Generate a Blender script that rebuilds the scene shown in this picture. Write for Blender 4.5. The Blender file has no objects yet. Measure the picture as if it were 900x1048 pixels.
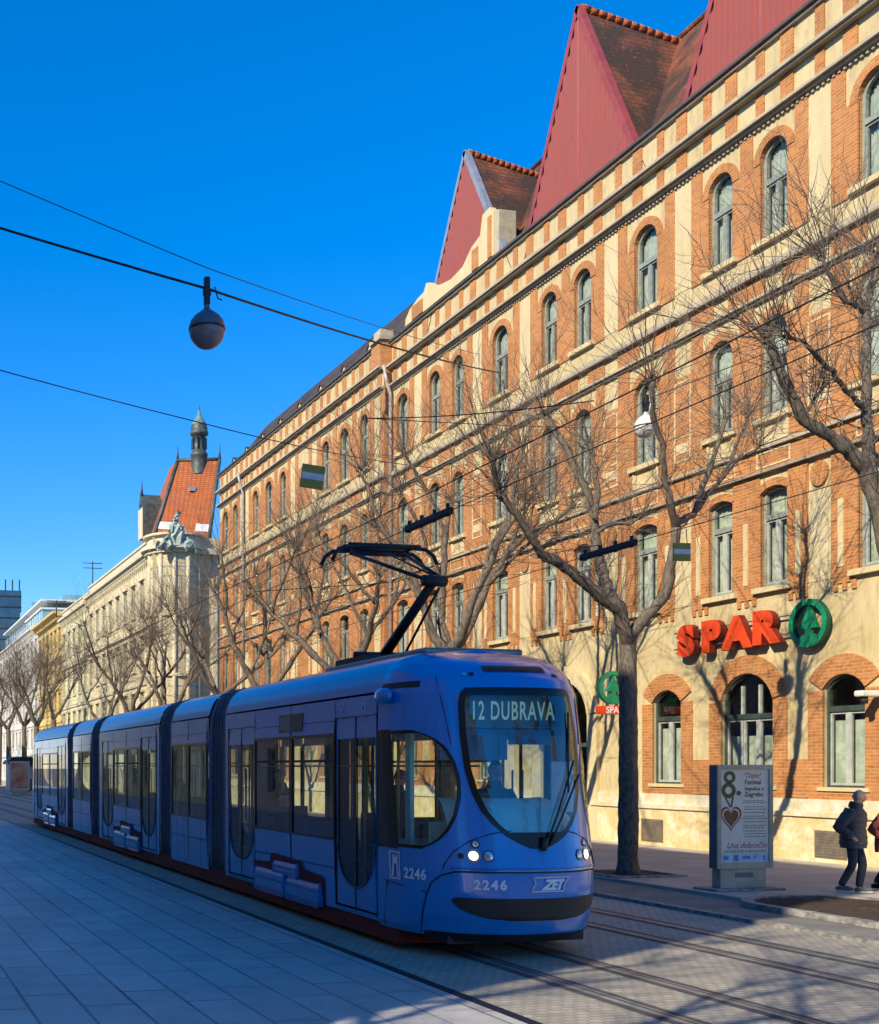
import bpy, bmesh, math, random
from mathutils import Vector, Matrix
PI = math.pi
rad = math.radians
sc = bpy.context.scene
COL = sc.collection
RN = random.Random(11)

# ------------------------------------------------------------------ helpers
class MB:
    """collects faces; build() links them as ONE mesh object"""
    def __init__(s): s.v = []; s.f = []; s.m = []; s.sm = []
    def add(s, vs, fs, m=0, smooth=False):
        o = len(s.v); s.v += [tuple(p) for p in vs]
        for f in fs:
            s.f.append([i + o for i in f]); s.m.append(m); s.sm.append(smooth)
    def quad(s, a, b, c, d, m=0): s.add([a, b, c, d], [(0, 1, 2, 3)], m)
    def tri(s, a, b, c, m=0): s.add([a, b, c], [(0, 1, 2)], m)
    def box(s, x0, x1, y0, y1, z0, z1, m=0):
        s.add([(x0,y0,z0),(x1,y0,z0),(x1,y1,z0),(x0,y1,z0),(x0,y0,z1),(x1,y0,z1),(x1,y1,z1),(x0,y1,z1)],
              [(0,3,2,1),(4,5,6,7),(0,1,5,4),(1,2,6,5),(2,3,7,6),(3,0,4,7)], m)
    def bbox(s, x0, x1, y0, y1, z0, z1, b=.02, m=0):
        """box with bevelled edges"""
        bm = bmesh.new(); bmesh.ops.create_cube(bm, size=1)
        for v in bm.verts:
            v.co = Vector(((x0+x1)/2 + v.co.x*(x1-x0), (y0+y1)/2 + v.co.y*(y1-y0), (z0+z1)/2 + v.co.z*(z1-z0)))
        bmesh.ops.bevel(bm, geom=bm.edges[:], offset=b, segments=2, affect='EDGES', profile=.5)
        bm.verts.index_update()
        s.add([v.co[:] for v in bm.verts], [[v.index for v in f.verts] for f in bm.faces], m); bm.free()
    def prism(s, pts, fn, d0, d1, m=0):
        """polygon (u,v) extruded between depths d0,d1; fn(u,v,d)->xyz"""
        n = len(pts)
        vs = [fn(u, v, d0) for u, v in pts] + [fn(u, v, d1) for u, v in pts]
        s.add(vs, [list(range(n)), list(range(2*n-1, n-1, -1))] + [(i, (i+1) % n, n+(i+1) % n, n+i) for i in range(n)], m)
    def tube(s, pts, rs, n=6, m=0, cap=True):
        pts = [Vector(p) for p in pts]
        if not hasattr(rs, '__len__'): rs = [rs]*len(pts)
        rings = []; prev = None
        for i, p in enumerate(pts):
            t = (pts[min(i+1, len(pts)-1)] - pts[max(i-1, 0)])
            if t.length < 1e-9: t = Vector((0,0,1))
            t.normalize()
            if prev is None:
                a = Vector((1,0,0)) if abs(t.x) < .8 else Vector((0,1,0))
                prev = (a - t*a.dot(t)).normalized()
            else:
                q = prev - t*prev.dot(t)
                prev = q.normalized() if q.length > 1e-6 else t.orthogonal().normalized()
            b = t.cross(prev)
            rings.append([p + (prev*math.cos(2*PI*k/n) + b*math.sin(2*PI*k/n))*rs[i] for k in range(n)])
        vs = [v for r in rings for v in r]; fs = []
        for i in range(len(pts)-1):
            for k in range(n):
                fs.append((i*n+k, i*n+(k+1) % n, (i+1)*n+(k+1) % n, (i+1)*n+k))
        if cap and n > 3:
            fs.append(list(range(n-1, -1, -1))); fs.append([(len(pts)-1)*n+k for k in range(n)])
        s.add(vs, fs, m, True)
    def lathe(s, prof, c, n=20, m=0):
        """profile [(r,z)] turned round a vertical axis through c"""
        vs = []; fs = []
        for r, z in prof:
            for k in range(n): vs.append((c[0]+r*math.cos(2*PI*k/n), c[1]+r*math.sin(2*PI*k/n), c[2]+z))
        for i in range(len(prof)-1):
            for k in range(n): fs.append((i*n+k, i*n+(k+1) % n, (i+1)*n+(k+1) % n, (i+1)*n+k))
        s.add(vs, fs, m, True)
    def mesh(s, name, mats):
        me = bpy.data.meshes.new(name); me.from_pydata(s.v, [], s.f)
        for m in (mats if isinstance(mats, (list, tuple)) else [mats]): me.materials.append(m)
        me.polygons.foreach_set('material_index', s.m); me.polygons.foreach_set('use_smooth', s.sm)
        me.update(); return me
    def build(s, name, mats, parent=None, loc=(0,0,0)):
        return link(name, s.mesh(name, mats), parent, loc)

def link(name, data, parent=None, loc=(0,0,0), rot=(0,0,0)):
    o = bpy.data.objects.new(name, data); COL.objects.link(o)
    o.location = loc; o.rotation_euler = rot
    if parent: o.parent = parent
    return o
def tag(o, label=None, cat=None, group=None, kind=None):
    if label: o['label'] = label
    if cat: o['category'] = cat
    if group: o['group'] = group
    if kind: o['kind'] = kind
    return o
def thing(name, label, cat, loc=(0,0,0), rz=0, group=None):
    return tag(link(name, None, None, loc, (0,0,rz)), label, cat, group)
def copy_tree(o, parent=None, loc=None, rz=None):
    c = o.copy(); COL.objects.link(c)
    if parent: c.parent = parent
    if loc is not None: c.location = loc
    if rz is not None: c.rotation_euler[2] = rz
    for ch in list(o.children): copy_tree(ch, c)
    return c
def text_mesh(txt, size=1, extrude=0.0, bold=0.0, shear=0.0, align='CENTER', space=1.0, bevel=0.0):
    cu = bpy.data.curves.new('lettering', 'FONT'); cu.body = txt; cu.size = size; cu.extrude = extrude
    cu.offset = bold; cu.shear = shear; cu.align_x = align; cu.space_character = space; cu.bevel_depth = bevel
    cu.resolution_u = 4
    o = bpy.data.objects.new('lettering', cu); COL.objects.link(o)
    dg = bpy.context.evaluated_depsgraph_get(); dg.update()
    me = bpy.data.meshes.new_from_object(o.evaluated_get(dg))
    bpy.data.objects.remove(o); bpy.data.curves.remove(cu)
    return me
def text_geo(txt, **k):
    me = text_mesh(txt, **k)
    v = [p.co[:] for p in me.vertices]; f = [list(p.vertices) for p in me.polygons]
    bpy.data.meshes.remove(me); return v, f
def skin_mesh(name, joints, edges, rads, sub=2, root=0):
    me = bpy.data.meshes.new('skeleton'); me.from_pydata(joints, edges, [])
    o = bpy.data.objects.new('skeleton', me); COL.objects.link(o)
    m = o.modifiers.new('s', 'SKIN'); m.branch_smoothing = .5
    for i, d in enumerate(me.skin_vertices[0].data):
        r = rads[i]; d.radius = r if hasattr(r, '__len__') else (r, r); d.use_root = (i == root)
    o.modifiers.new('u', 'SUBSURF').levels = sub
    dg = bpy.context.evaluated_depsgraph_get(); dg.update()
    out = bpy.data.meshes.new_from_object(o.evaluated_get(dg)); out.name = name
    bpy.data.objects.remove(o); bpy.data.meshes.remove(me)
    for p in out.polygons: p.use_smooth = True
    return out

# ------------------------------------------------------------------ materials
def nodes(name):
    m = bpy.data.materials.new(name); m.use_nodes = True
    nt = m.node_tree; b = nt.nodes['Principled BSDF']
    return m, nt, b
def N(nt, t, **k):
    n = nt.nodes.new(t)
    for a, v in k.items(): setattr(n, a, v)
    return n
def L(nt, a, b): nt.links.new(a, b)
def coords(nt, kind='Object'):
    return N(nt, 'ShaderNodeTexCoord').outputs[kind]
def mixc(nt, fac, a, b, mode='MIX'):
    n = N(nt, 'ShaderNodeMix', data_type='RGBA', blend_type=mode)
    for i, v in ((0, fac), (6, a), (7, b)):
        if hasattr(v, 'is_output'): L(nt, v, n.inputs[i])
        elif i == 0: n.inputs[0].default_value = v
        else: n.inputs[i].default_value = (*v, 1) if len(v) == 3 else v
    return n.outputs[2]
def noise(nt, co, scale, detail=4, rough=.6):
    n = N(nt, 'ShaderNodeTexNoise'); n.inputs['Scale'].default_value = scale
    n.inputs['Detail'].default_value = detail; n.inputs['Roughness'].default_value = rough
    if co is not None: L(nt, co, n.inputs['Vector'])
    return n.outputs['Fac']
def ramp(nt, f, stops):
    r = N(nt, 'ShaderNodeValToRGB'); e = r.color_ramp.elements
    while len(e) < len(stops): e.new(.5)
    for i, (p, c) in enumerate(stops):
        e[i].position = p; e[i].color = (c, c, c, 1) if not hasattr(c, '__len__') else (*c, 1)
    L(nt, f, r.inputs[0]); return r.outputs[0]
def bump(nt, b, h, strength=.3, dist=.02):
    n = N(nt, 'ShaderNodeBump'); n.inputs['Strength'].default_value = strength; n.inputs['Distance'].default_value = dist
    L(nt, h, n.inputs['Height']); L(nt, n.outputs[0], b.inputs['Normal'])
def mat(name, col, rough=.6, metal=0, col2=None, scale=4, lo=.4, hi=.6, bmp=0, bscale=60, coat=0, spec=.5, emit=0):
    m, nt, b = nodes(name)
    b.inputs['Roughness'].default_value = rough; b.inputs['Metallic'].default_value = metal
    b.inputs['Coat Weight'].default_value = coat; b.inputs['Coat Roughness'].default_value = .05
    b.inputs['Specular IOR Level'].default_value = spec
    co = coords(nt)
    if col2 is None: col2 = tuple(c*.8 for c in col)
    L(nt, mixc(nt, ramp(nt, noise(nt, co, scale), [(lo, 0), (hi, 1)]), col, col2), b.inputs['Base Color'])
    if bmp: bump(nt, b, noise(nt, co, bscale, 5), bmp)
    if emit:
        b.inputs['Emission Color'].default_value = (*col, 1); b.inputs['Emission Strength'].default_value = emit
    return m
def swz(nt, kind):
    """object coordinates rearranged: 'wall' = (x+y, z), 'floor' = (y, x)"""
    s = N(nt, 'ShaderNodeSeparateXYZ'); L(nt, coords(nt), s.inputs[0])
    c = N(nt, 'ShaderNodeCombineXYZ')
    if kind == 'wall':
        a = N(nt, 'ShaderNodeMath', operation='ADD'); L(nt, s.outputs[0], a.inputs[0]); L(nt, s.outputs[1], a.inputs[1])
        L(nt, a.outputs[0], c.inputs[0]); L(nt, s.outputs[2], c.inputs[1])
    else:
        L(nt, s.outputs[1], c.inputs[0]); L(nt, s.outputs[0], c.inputs[1])
    return c.outputs[0]
def bricks(nt, co, w, h, mortar, c1, c2, cm, off=.5, bias=0.0, smooth=.1):
    n = N(nt, 'ShaderNodeTexBrick'); n.offset = off
    n.inputs['Scale'].default_value = 1; n.inputs['Brick Width'].default_value = w; n.inputs['Row Height'].default_value = h
    n.inputs['Mortar Size'].default_value = mortar; n.inputs['Mortar Smooth'].default_value = smooth; n.inputs['Bias'].default_value = bias
    for k, c in (('Color1', c1), ('Color2', c2), ('Mortar', cm)): n.inputs[k].default_value = (*c, 1)
    L(nt, co, n.inputs['Vector']); return n
def brick_mat(name, c1, c2, cm, w=.25, h=.075, mo=.009, dirt=(.2,.09,.04), dfac=.45):
    m, nt, b = nodes(name); co = swz(nt, 'wall')
    br = bricks(nt, co, w, h, mo, c1, c2, cm)
    oc = coords(nt)
    f = ramp(nt, noise(nt, oc, .9, 6, .65), [(.45, 0), (.75, dfac)])
    c = mixc(nt, f, br.outputs[0], dirt)
    c = mixc(nt, ramp(nt, noise(nt, oc, .33, 9, .7), [(.45, 0), (.65, .4)]), c, (.17,.085,.04))
    c = mixc(nt, ramp(nt, noise(nt, oc, 3.1, 8, .8), [(.52, 0), (.70, .38)]), c, (.60,.42,.22))
    f2 = ramp(nt, noise(nt, oc, 14, 3), [(.35, .0), (.7, .35)])
    L(nt, mixc(nt, f2, c, tuple(min(1, x*1.35) for x in c1)), b.inputs['Base Color'])
    b.inputs['Roughness'].default_value = .85
    inv = N(nt, 'ShaderNodeMath', operation='SUBTRACT'); inv.inputs[0].default_value = 1; L(nt, br.outputs['Fac'], inv.inputs[1])
    bump(nt, b, inv.outputs[0], .5, .012)
    return m
def plaster_mat(name, c, stain, grime, s=1.2, f0=.5, f1=.75, streak=True, g0=.55):
    m, nt, b = nodes(name); oc = coords(nt)
    mp = N(nt, 'ShaderNodeMapping'); mp.inputs['Scale'].default_value = (1, 1, .28 if streak else 1); L(nt, oc, mp.inputs[0])
    a = mixc(nt, ramp(nt, noise(nt, mp.outputs[0], s*1.6, 8, .7), [(f0-.1, 0), (f1, .75)]), c, stain)
    a = mixc(nt, ramp(nt, noise(nt, mp.outputs[0], s*5, 6, .75), [(g0, 0), (g0+.2, .6)]), a, grime)
    a = mixc(nt, ramp(nt, noise(nt, oc, s*2.3, 9, .8), [(.56, 0), (.66, .45)]), a, tuple(min(.8, x*1.25) for x in c))
    L(nt, a, b.inputs['Base Color']); b.inputs['Roughness'].default_value = .9
    bump(nt, b, noise(nt, oc, 45, 4), .2, .01)
    return m
def tile_mat(name, c1, c2, moss, mf=(.4, .6)):
    m, nt, b = nodes(name)
    s = N(nt, 'ShaderNodeSeparateXYZ'); L(nt, coords(nt), s.inputs[0])
    a = N(nt, 'ShaderNodeMath', operation='ADD'); L(nt, s.outputs[0], a.inputs[0]); L(nt, s.outputs[1], a.inputs[1])
    c = N(nt, 'ShaderNodeCombineXYZ'); L(nt, a.outputs[0], c.inputs[0]); L(nt, s.outputs[2], c.inputs[1])
    br = bricks(nt, c.outputs[0], .18, .17, .013, c1, c2, tuple(x*.45 for x in c1), smooth=.8)
    oc = coords(nt)
    k = mixc(nt, ramp(nt, noise(nt, oc, .55, 7, .7), [(mf[0], 0), (mf[1], 1)]), br.outputs[0], moss, 'MULTIPLY' if False else 'MIX')
    k = mixc(nt, br.outputs['Fac'], k, tuple(x*.4 for x in c1))
    f = ramp(nt, noise(nt, oc, 9, 3), [(.62, 0), (.72, .7)])
    L(nt, mixc(nt, f, k, tuple(min(1, x*1.5) for x in c1)), b.inputs['Base Color']); b.inputs['Roughness'].default_value = .85
    inv = N(nt, 'ShaderNodeMath', operation='SUBTRACT'); inv.inputs[0].default_value = 1; L(nt, br.outputs['Fac'], inv.inputs[1])
    bump(nt, b, inv.outputs[0], .8, .04)
    return m
def glass_mat(name, tint, refl=.12, rough=.02, ior=1.5, warp=0):
    m = bpy.data.materials.new(name); m.use_nodes = True; nt = m.node_tree
    for n in list(nt.nodes): nt.nodes.remove(n)
    o = N(nt, 'ShaderNodeOutputMaterial'); t = N(nt, 'ShaderNodeBsdfTransparent'); g = N(nt, 'ShaderNodeBsdfGlossy')
    t.inputs[0].default_value = (*tint, 1); g.inputs['Roughness'].default_value = rough
    if warp:
        bp = N(nt, 'ShaderNodeBump'); bp.inputs['Strength'].default_value = warp; bp.inputs['Distance'].default_value = .05
        L(nt, noise(nt, coords(nt), 1.1, 0), bp.inputs['Height']); L(nt, bp.outputs[0], g.inputs['Normal'])
    lw = N(nt, 'ShaderNodeLayerWeight'); lw.inputs[0].default_value = .5
    pw = N(nt, 'ShaderNodeMath', operation='POWER'); pw.inputs[1].default_value = 4.5; L(nt, lw.outputs['Facing'], pw.inputs[0])
    mu = N(nt, 'ShaderNodeMath', operation='MULTIPLY'); mu.inputs[1].default_value = .9; L(nt, pw.outputs[0], mu.inputs[0])
    ma = N(nt, 'ShaderNodeMath', operation='ADD', use_clamp=True); ma.inputs[1].default_value = .04 + refl; L(nt, mu.outputs[0], ma.inputs[0])
    x = N(nt, 'ShaderNodeMixShader'); L(nt, ma.outputs[0], x.inputs[0]); L(nt, t.outputs[0], x.inputs[1]); L(nt, g.outputs[0], x.inputs[2])
    L(nt, x.outputs[0], o.inputs[0]); return m

M = {}
M['brick'] = brick_mat('orange_brick', (.54,.205,.052), (.36,.12,.032), (.50,.33,.16))
M['plinth'] = plaster_mat('stained_plinth_stone', (.80,.72,.52), (.56,.40,.12), (.30,.22,.09), 1.5, .42, .56, False, .52)
M['plinth_pale'] = plaster_mat('pale_plinth_stone', (.74,.70,.58), (.56,.42,.18), (.26,.22,.15), 1.8, .45, .6, False, .56)
M['cream'] = plaster_mat('cream_plaster', (.66,.545,.31), (.47,.35,.16), (.27,.215,.13), 1.1, .38, .62, True, .50)
M['cream_pale'] = plaster_mat('pale_plaster', (.66,.55,.32), (.52,.40,.19), (.38,.30,.18), 1.1, .42, .7)
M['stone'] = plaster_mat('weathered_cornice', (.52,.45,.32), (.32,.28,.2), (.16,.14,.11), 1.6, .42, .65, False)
M['ledge_dark'] = plaster_mat('dark_ledge_plaster', (.40,.34,.24), (.24,.21,.16), (.16,.14,.12), 2, .4, .6, False)  # darker plaster, mostly for the lower course of each ledge
M['grille'] = mat('rusty_vent_plate', (.20,.15,.10), .8, 0, (.13,.11,.09), 6, bmp=.2)
M['metal_red'] = plaster_mat('red_sheet_metal', (.34,.078,.062), (.29,.085,.07), (.22,.045,.038), 1.4, .42, .62)
M['metal_red'].node_tree.nodes['Principled BSDF'].inputs['Roughness'].default_value = .45
M['metal_red_edge'] = mat('red_flashing', (.34,.065,.058), .5)
M['metal_grey'] = mat('grey_flashing', (.34,.36,.40), .45, .3)
M['tile'] = tile_mat('mossy_roof_tile', (.30,.09,.035), (.21,.065,.03), (.045,.030,.022), (.36, .52))
M['tile_orange'] = tile_mat('orange_roof_tile', (.48,.13,.035), (.40,.10,.03), (.25,.07,.03), (.5, .75))
M['tile_dark'] = tile_mat('dark_slate', (.09,.06,.05), (.06,.045,.04), (.03,.028,.03), (.4, .6))
M['win_frame'] = mat('grey_green_joinery', (.30,.33,.28), .6, 0, (.22,.24,.20), 5)
M['win_frame_green'] = mat('dark_green_joinery', (.05,.075,.06), .5, 0, (.035,.05,.045), 5)
M['win_frame_white'] = mat('white_joinery', (.46,.48,.43), .55)
M['curtain'] = mat('net_curtain', (.68,.70,.62), .9, 0, (.45,.48,.42), 3)
M['curtain_dark'] = mat('dim_blind', (.60,.62,.54), .9, 0, (.42,.45,.39), 3)
M['pane'] = glass_mat('window_glass', (.80,.85,.80), .05, .03, 1.5, .12)
M['pipe'] = mat('zinc_downpipe', (.45,.42,.38), .5, .2, (.34,.3,.26), 6)

# painted tram surfaces
def paint(name, c, rough=.22, coat=1.0):
    m, nt, b = nodes(name); co = coords(nt)
    L(nt, mixc(nt, ramp(nt, noise(nt, co, 2.2, 5), [(.35, 0), (.75, .12)]), c, tuple(x*.72 for x in c)), b.inputs['Base Color'])
    mp = N(nt, 'ShaderNodeMapping'); mp.inputs['Scale'].default_value = (1, 1, .22); L(nt, co, mp.inputs[0])
    base = b.inputs['Base Color'].links[0].from_socket
    L(nt, mixc(nt, ramp(nt, noise(nt, mp.outputs[0], 7, 8, .75), [(.48, 0), (.72, .2)]), base, (.05,.06,.08)), b.inputs['Base Color'])
    b.inputs['Coat Weight'].default_value = coat; b.inputs['Coat Roughness'].default_value = .08
    b.inputs['Roughness'].default_value = rough
    return m
M['blue'] = paint('blue_tram_paint', (.002,.22,.66))
M['blue_roof'] = paint('blue_roof_fairing', (.006,.17,.50), .3, .5)
M['joint'] = mat('grey_gangway_rubber', (.11,.14,.20), .6, 0, (.08,.10,.15), 6)
M['black'] = mat('black_glazing_edge', (.008,.008,.010), .25)
M['dark'] = mat('dark_plastic', (.02,.02,.022), .55)
M['shadow_red'] = mat('shadow_red_underframe', (.16,.004,.004), .7, 0, (.09,.003,.003), 3)  # red cast of the shadow under the tram, put into the colour
M['tram_glass'] = glass_mat('tram_side_glass', (.90,.97,.93), .12, .01)
M['wind_glass'] = glass_mat('tram_windscreen_glass', (.90,.97,.96), .10)
M['door_glass'] = glass_mat('tram_door_glass', (.60,.68,.70), .04, .01)
M['white'] = mat('white_marking', (.80,.82,.85), .5, 0, (.74,.76,.8), 5)
M['interior'] = mat('pale_interior_lining', (.55,.60,.58), .6)
M['interior_floor'] = mat('grey_vinyl_floor', (.07,.075,.08), .6)
M['teal'] = mat('pale_teal_dashboard', (.42,.72,.66), .5, 0, (.36,.64,.60), 3)
M['seat'] = mat('dark_blue_seat_cover', (.03,.05,.13), .8)
M['yellow'] = mat('yellow_grab_rail', (.55,.42,.04), .4)
M['lamp_on'] = mat('lit_headlamp', (.95,.98,1.0), .3, emit=.7)
M['chrome'] = mat('lamp_reflector', (.6,.62,.66), .15, .8)
M['led'] = mat('pale_green_display_digits', (.45,.80,.72), .5, emit=.06)
M['disp'] = mat('display_panel', (.035,.12,.14), .35)
M['shade_blue'] = mat('blue_sun_blind', (.04,.17,.33), .7)
M['hoarding'] = mat('white_card', (.7,.72,.72), .8)

M['red_letter'] = mat('orange_red_acrylic', (.78,.075,.012), .4, 0, (.66,.055,.01), 4)
M['red_side'] = mat('dark_red_return', (.22,.016,.008), .5)
M['green_sign'] = mat('green_acrylic', (.012,.27,.12), .38, 0, (.008,.22,.10), 3)
M['green_side'] = mat('dark_green_return', (.005,.085,.04), .5)
M['steel'] = mat('dull_steel', (.30,.30,.30), .4, .7, (.2,.19,.18), 8)
M['wire'] = mat('black_cable', (.015,.015,.017), .6)
M['iron'] = mat('dark_iron', (.03,.03,.033), .5, .4)
M['lamp_grey'] = mat('grey_lamp_shell', (.12,.13,.16), .35)
M['lamp_bowl'] = mat('lamp_bowl', (.20,.19,.22), .3)
M['lamp_white'] = mat('white_lamp_globe', (.78,.76,.70), .3)
M['sign_olive'] = mat('olive_sign_plate', (.36,.28,.03), .5)
M['case'] = mat('taupe_sign_case', (.46,.41,.31), .45, .1)
M['case_side'] = mat('grey_sign_side', (.13,.15,.18), .45, .1)
M['paper'] = mat('poster_paper', (.84,.76,.62), .6, 0, (.76,.68,.54), 3)
M['ink'] = mat('dark_ink', (.10,.075,.05), .7)
M['ink_red'] = mat('red_ink', (.45,.03,.025), .7)
M['ink_olive'] = mat('olive_ink', (.17,.13,.035), .7)
M['ink_blue'] = mat('blue_ink', (.10,.33,.55), .7)
M['ink_paleblue'] = mat('pale_blue_ink', (.55,.70,.82), .7)
M['ginger'] = mat('gingerbread_ink', (.25,.10,.03), .7)

def bark_mat():
    m, nt, b = nodes('grey_brown_bark'); co = coords(nt)
    mp = N(nt, 'ShaderNodeMapping'); mp.inputs['Scale'].default_value = (1, 1, .3); L(nt, co, mp.inputs[0])
    f = noise(nt, mp.outputs[0], 22, 8, .75)
    L(nt, mixc(nt, ramp(nt, f, [(.35, 0), (.68, 1)]), (.055,.043,.033), (.25,.20,.15)), b.inputs['Base Color'])
    b.inputs['Roughness'].default_value = .9; bump(nt, b, f, .7, .03); return m
M['bark'] = bark_mat()
M['twig'] = mat('brown_twig', (.21,.165,.125), .85, 0, (.13,.10,.075), 3)
# ------------------------------------------------------------------ camera, sun and sky
YAW = rad(12.5); CS, SN = math.cos(YAW), math.sin(YAW)
EYE = 2.15
cam = bpy.data.cameras.new('camera'); camo = bpy.data.objects.new('camera', cam); COL.objects.link(camo)
cam.sensor_fit = 'VERTICAL'; cam.sensor_height = 36; cam.lens = 1194/1048*36
cam.shift_x = 325/1048; cam.shift_y = 260/1048; cam.clip_end = 3000; cam.clip_start = .05
camo.location = (0, 0, EYE); camo.rotation_euler = (PI/2, 0, -YAW)
sc.camera = camo
def at(x, y, D):
    """point of the world seen at photo pixel (x, y) at depth D metres"""
    a = (x-125)/1194*D; z = EYE + (784-y)/1194*D
    return Vector((D*SN + a*CS, D*CS - a*SN, z))

SUN_EL = rad(33); SAZ = (-.876, -.482)
sun = bpy.data.lights.new('sun', 'SUN'); suno = bpy.data.objects.new('sun', sun); COL.objects.link(suno)
sun.energy = 2.0; sun.angle = rad(.5); sun.color = (1, .89, .68)
sv = Vector((SAZ[0]*math.cos(SUN_EL), SAZ[1]*math.cos(SUN_EL), math.sin(SUN_EL)))
suno.rotation_euler = sv.to_track_quat('Z', 'Y').to_euler(); suno.location = (-20, -20, 60)
w = bpy.data.worlds.new('World'); sc.world = w; w.use_nodes = True; nt = w.node_tree
sky = N(nt, 'ShaderNodeTexSky', sky_type='NISHITA'); sky.sun_disc = False
sky.sun_elevation = SUN_EL; sky.sun_rotation = math.atan2(SAZ[0], SAZ[1]) % (2*PI)
sky.altitude = 150; sky.air_density = 1.0; sky.dust_density = 0.0; sky.ozone_density = 6.0
gm = N(nt, 'ShaderNodeGamma'); gm.inputs[1].default_value = .82; L(nt, sky.outputs[0], gm.inputs[0])
hs = N(nt, 'ShaderNodeHueSaturation'); hs.inputs['Saturation'].default_value = 1.45; hs.inputs['Hue'].default_value = .503; hs.inputs['Value'].default_value = .63
L(nt, gm.outputs[0], hs.inputs['Color'])
bg = nt.nodes['Background']; L(nt, mixc(nt, 1.0, hs.outputs[0], (.95, .86, .98), 'MULTIPLY'), bg.inputs[0]); bg.inputs[1].default_value = .15
vs = sc.view_settings; sc.display_settings.display_device = 'sRGB'
vs.view_transform = 'Standard'; vs.look = 'None'; vs.exposure = 1.72; vs.gamma = 1; vs.use_curve_mapping = False
sc.cycles.max_bounces = 8; sc.cycles.transparent_max_bounces = 16; sc.cycles.use_denoising = True
sc.cycles.caustics_reflective = False; sc.cycles.caustics_refractive = False

# ------------------------------------------------------------------ ground
def ground_mat(name, w, h, mo, c1, c2, cm, off, big=(.25,.26,.28), bigf=.5, rough=.7, flip=False, bs=.35, patch=.35):
    m, nt, b = nodes(name)
    if flip: co = coords(nt)
    else: co = swz(nt, 'floor')
    br = bricks(nt, co, w, h, mo, c1, c2, cm, off)
    oc = coords(nt)
    a = mixc(nt, ramp(nt, noise(nt, oc, patch, 6, .65), [(.35, 0), (.7, bigf)]), br.outputs[0], big)
    a = mixc(nt, ramp(nt, noise(nt, oc, 22, 4, .7), [(.35, .0), (.75, .35)]), a, tuple(x*.5 for x in c1))
    a = mixc(nt, ramp(nt, noise(nt, oc, 1.7, 9, .75), [(.48, 0), (.64, .5)]), a, tuple(x*.45 for x in c1))
    a = mixc(nt, ramp(nt, noise(nt, oc, 6.5, 2), [(.70, 0), (.74, .5)]), a, tuple(x*.3 for x in c1))
    L(nt, a, b.inputs['Base Color'])
    L(nt, ramp(nt, noise(nt, oc, .8, 5), [(.3, rough*.8), (.7, min(1, rough*1.2))]), b.inputs['Roughness'])
    inv = N(nt, 'ShaderNodeMath', operation='SUBTRACT'); inv.inputs[0].default_value = 1; L(nt, br.outputs['Fac'], inv.inputs[1])
    bump(nt, b, inv.outputs[0], bs, .01)
    return m
M['slabs'] = ground_mat('grey_paving_slabs', 1.55, .48, .016, (.62,.58,.53), (.48,.45,.42), (.045,.045,.045), .37, (.46,.44,.41), .8, .55)
M['setts'] = ground_mat('stone_setts', .13, .10, .010, (.54,.48,.38), (.40,.36,.29), (.22,.195,.15), .5, (.33,.295,.235), .7, .75, True, .6, .9)
M['asphalt'] = mat('worn_asphalt', (.24,.22,.185), .85, 0, (.18,.168,.145), 1.2, bmp=.4, bscale=160)
M['walk'] = mat('grey_footway', (.50,.44,.35), .85, 0, (.40,.355,.285), .9, bmp=.3, bscale=120)
M['kerb'] = mat('granite_kerb', (.36,.34,.30), .8, 0, (.16,.155,.15), 6, bmp=.2)
M['earth'] = mat('dark_soil', (.060,.036,.022), .95, 0, (.03,.02,.014), 9, bmp=1, bscale=40)
M['far_ground'] = mat('street_ground', (.15,.15,.15), .9, 0, (.11,.11,.11), .5)

def sheet(name, x0, x1, y0, y1, z, m):
    b = MB(); b.quad((x0,y0,z), (x1,y0,z), (x1,y1,z), (x0,y1,z)); return tag(b.build(name, m), kind='structure')
sheet('ground', -400, 500, -200, 900, -.012, M['far_ground'])
sheet('pavement', -7.0, 5.44, -30, 260, 0, M['slabs'])
sheet('road', 5.44, 11.86, -30, 260, -.002, M['setts'])
b = MB(); b.box(5.41, 5.53, -30, 260, -.1, .004); tag(b.build('drain_channel', M['iron']), kind='structure')
b = MB(); b.box(11.84, 12.0, -30, 260, -.1, .05); tag(b.build('kerb', M['kerb']), kind='structure')
b = MB(); b.box(12.0, 13.35, -30, 260, -.1, .046); tag(b.build('bicycle_path', M['asphalt']), kind='structure')
b = MB(); b.box(13.35, 20.6, -30, 74.0, -.1, .10); b.box(13.35, 20.6, 82, 260, -.1, .10)
tag(b.build('sidewalk', M['walk']), kind='structure')
def track(cx):
    b = MB()
    for s in (-.5, .5):
        x = cx + s
        b.box(x-.035, x+.035, -30, 260, -.05, .006, 0)          # rail head
        b.box(x+.035, x+.075, -30, 260, -.05, .0035, 1)          # groove
        b.box(x+.075, x+.1, -30, 260, -.05, .005, 0)
        b.box(x-.13, x-.035, -30, 260, -.05, .003, 2); b.box(x+.1, x+.19, -30, 260, -.05, .003, 2)
    return b
M['railhead'] = mat('polished_rail', (.34,.34,.34), .5, .3, (.24,.23,.22), 2)
M['railside'] = mat('tarred_rail_joint', (.085,.082,.078), .9)
for cx in (7.22, 10.1):
    tag(track(cx).build('tram_track', [M['railhead'], M['iron'], M['railside']]), kind='structure')

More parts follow.
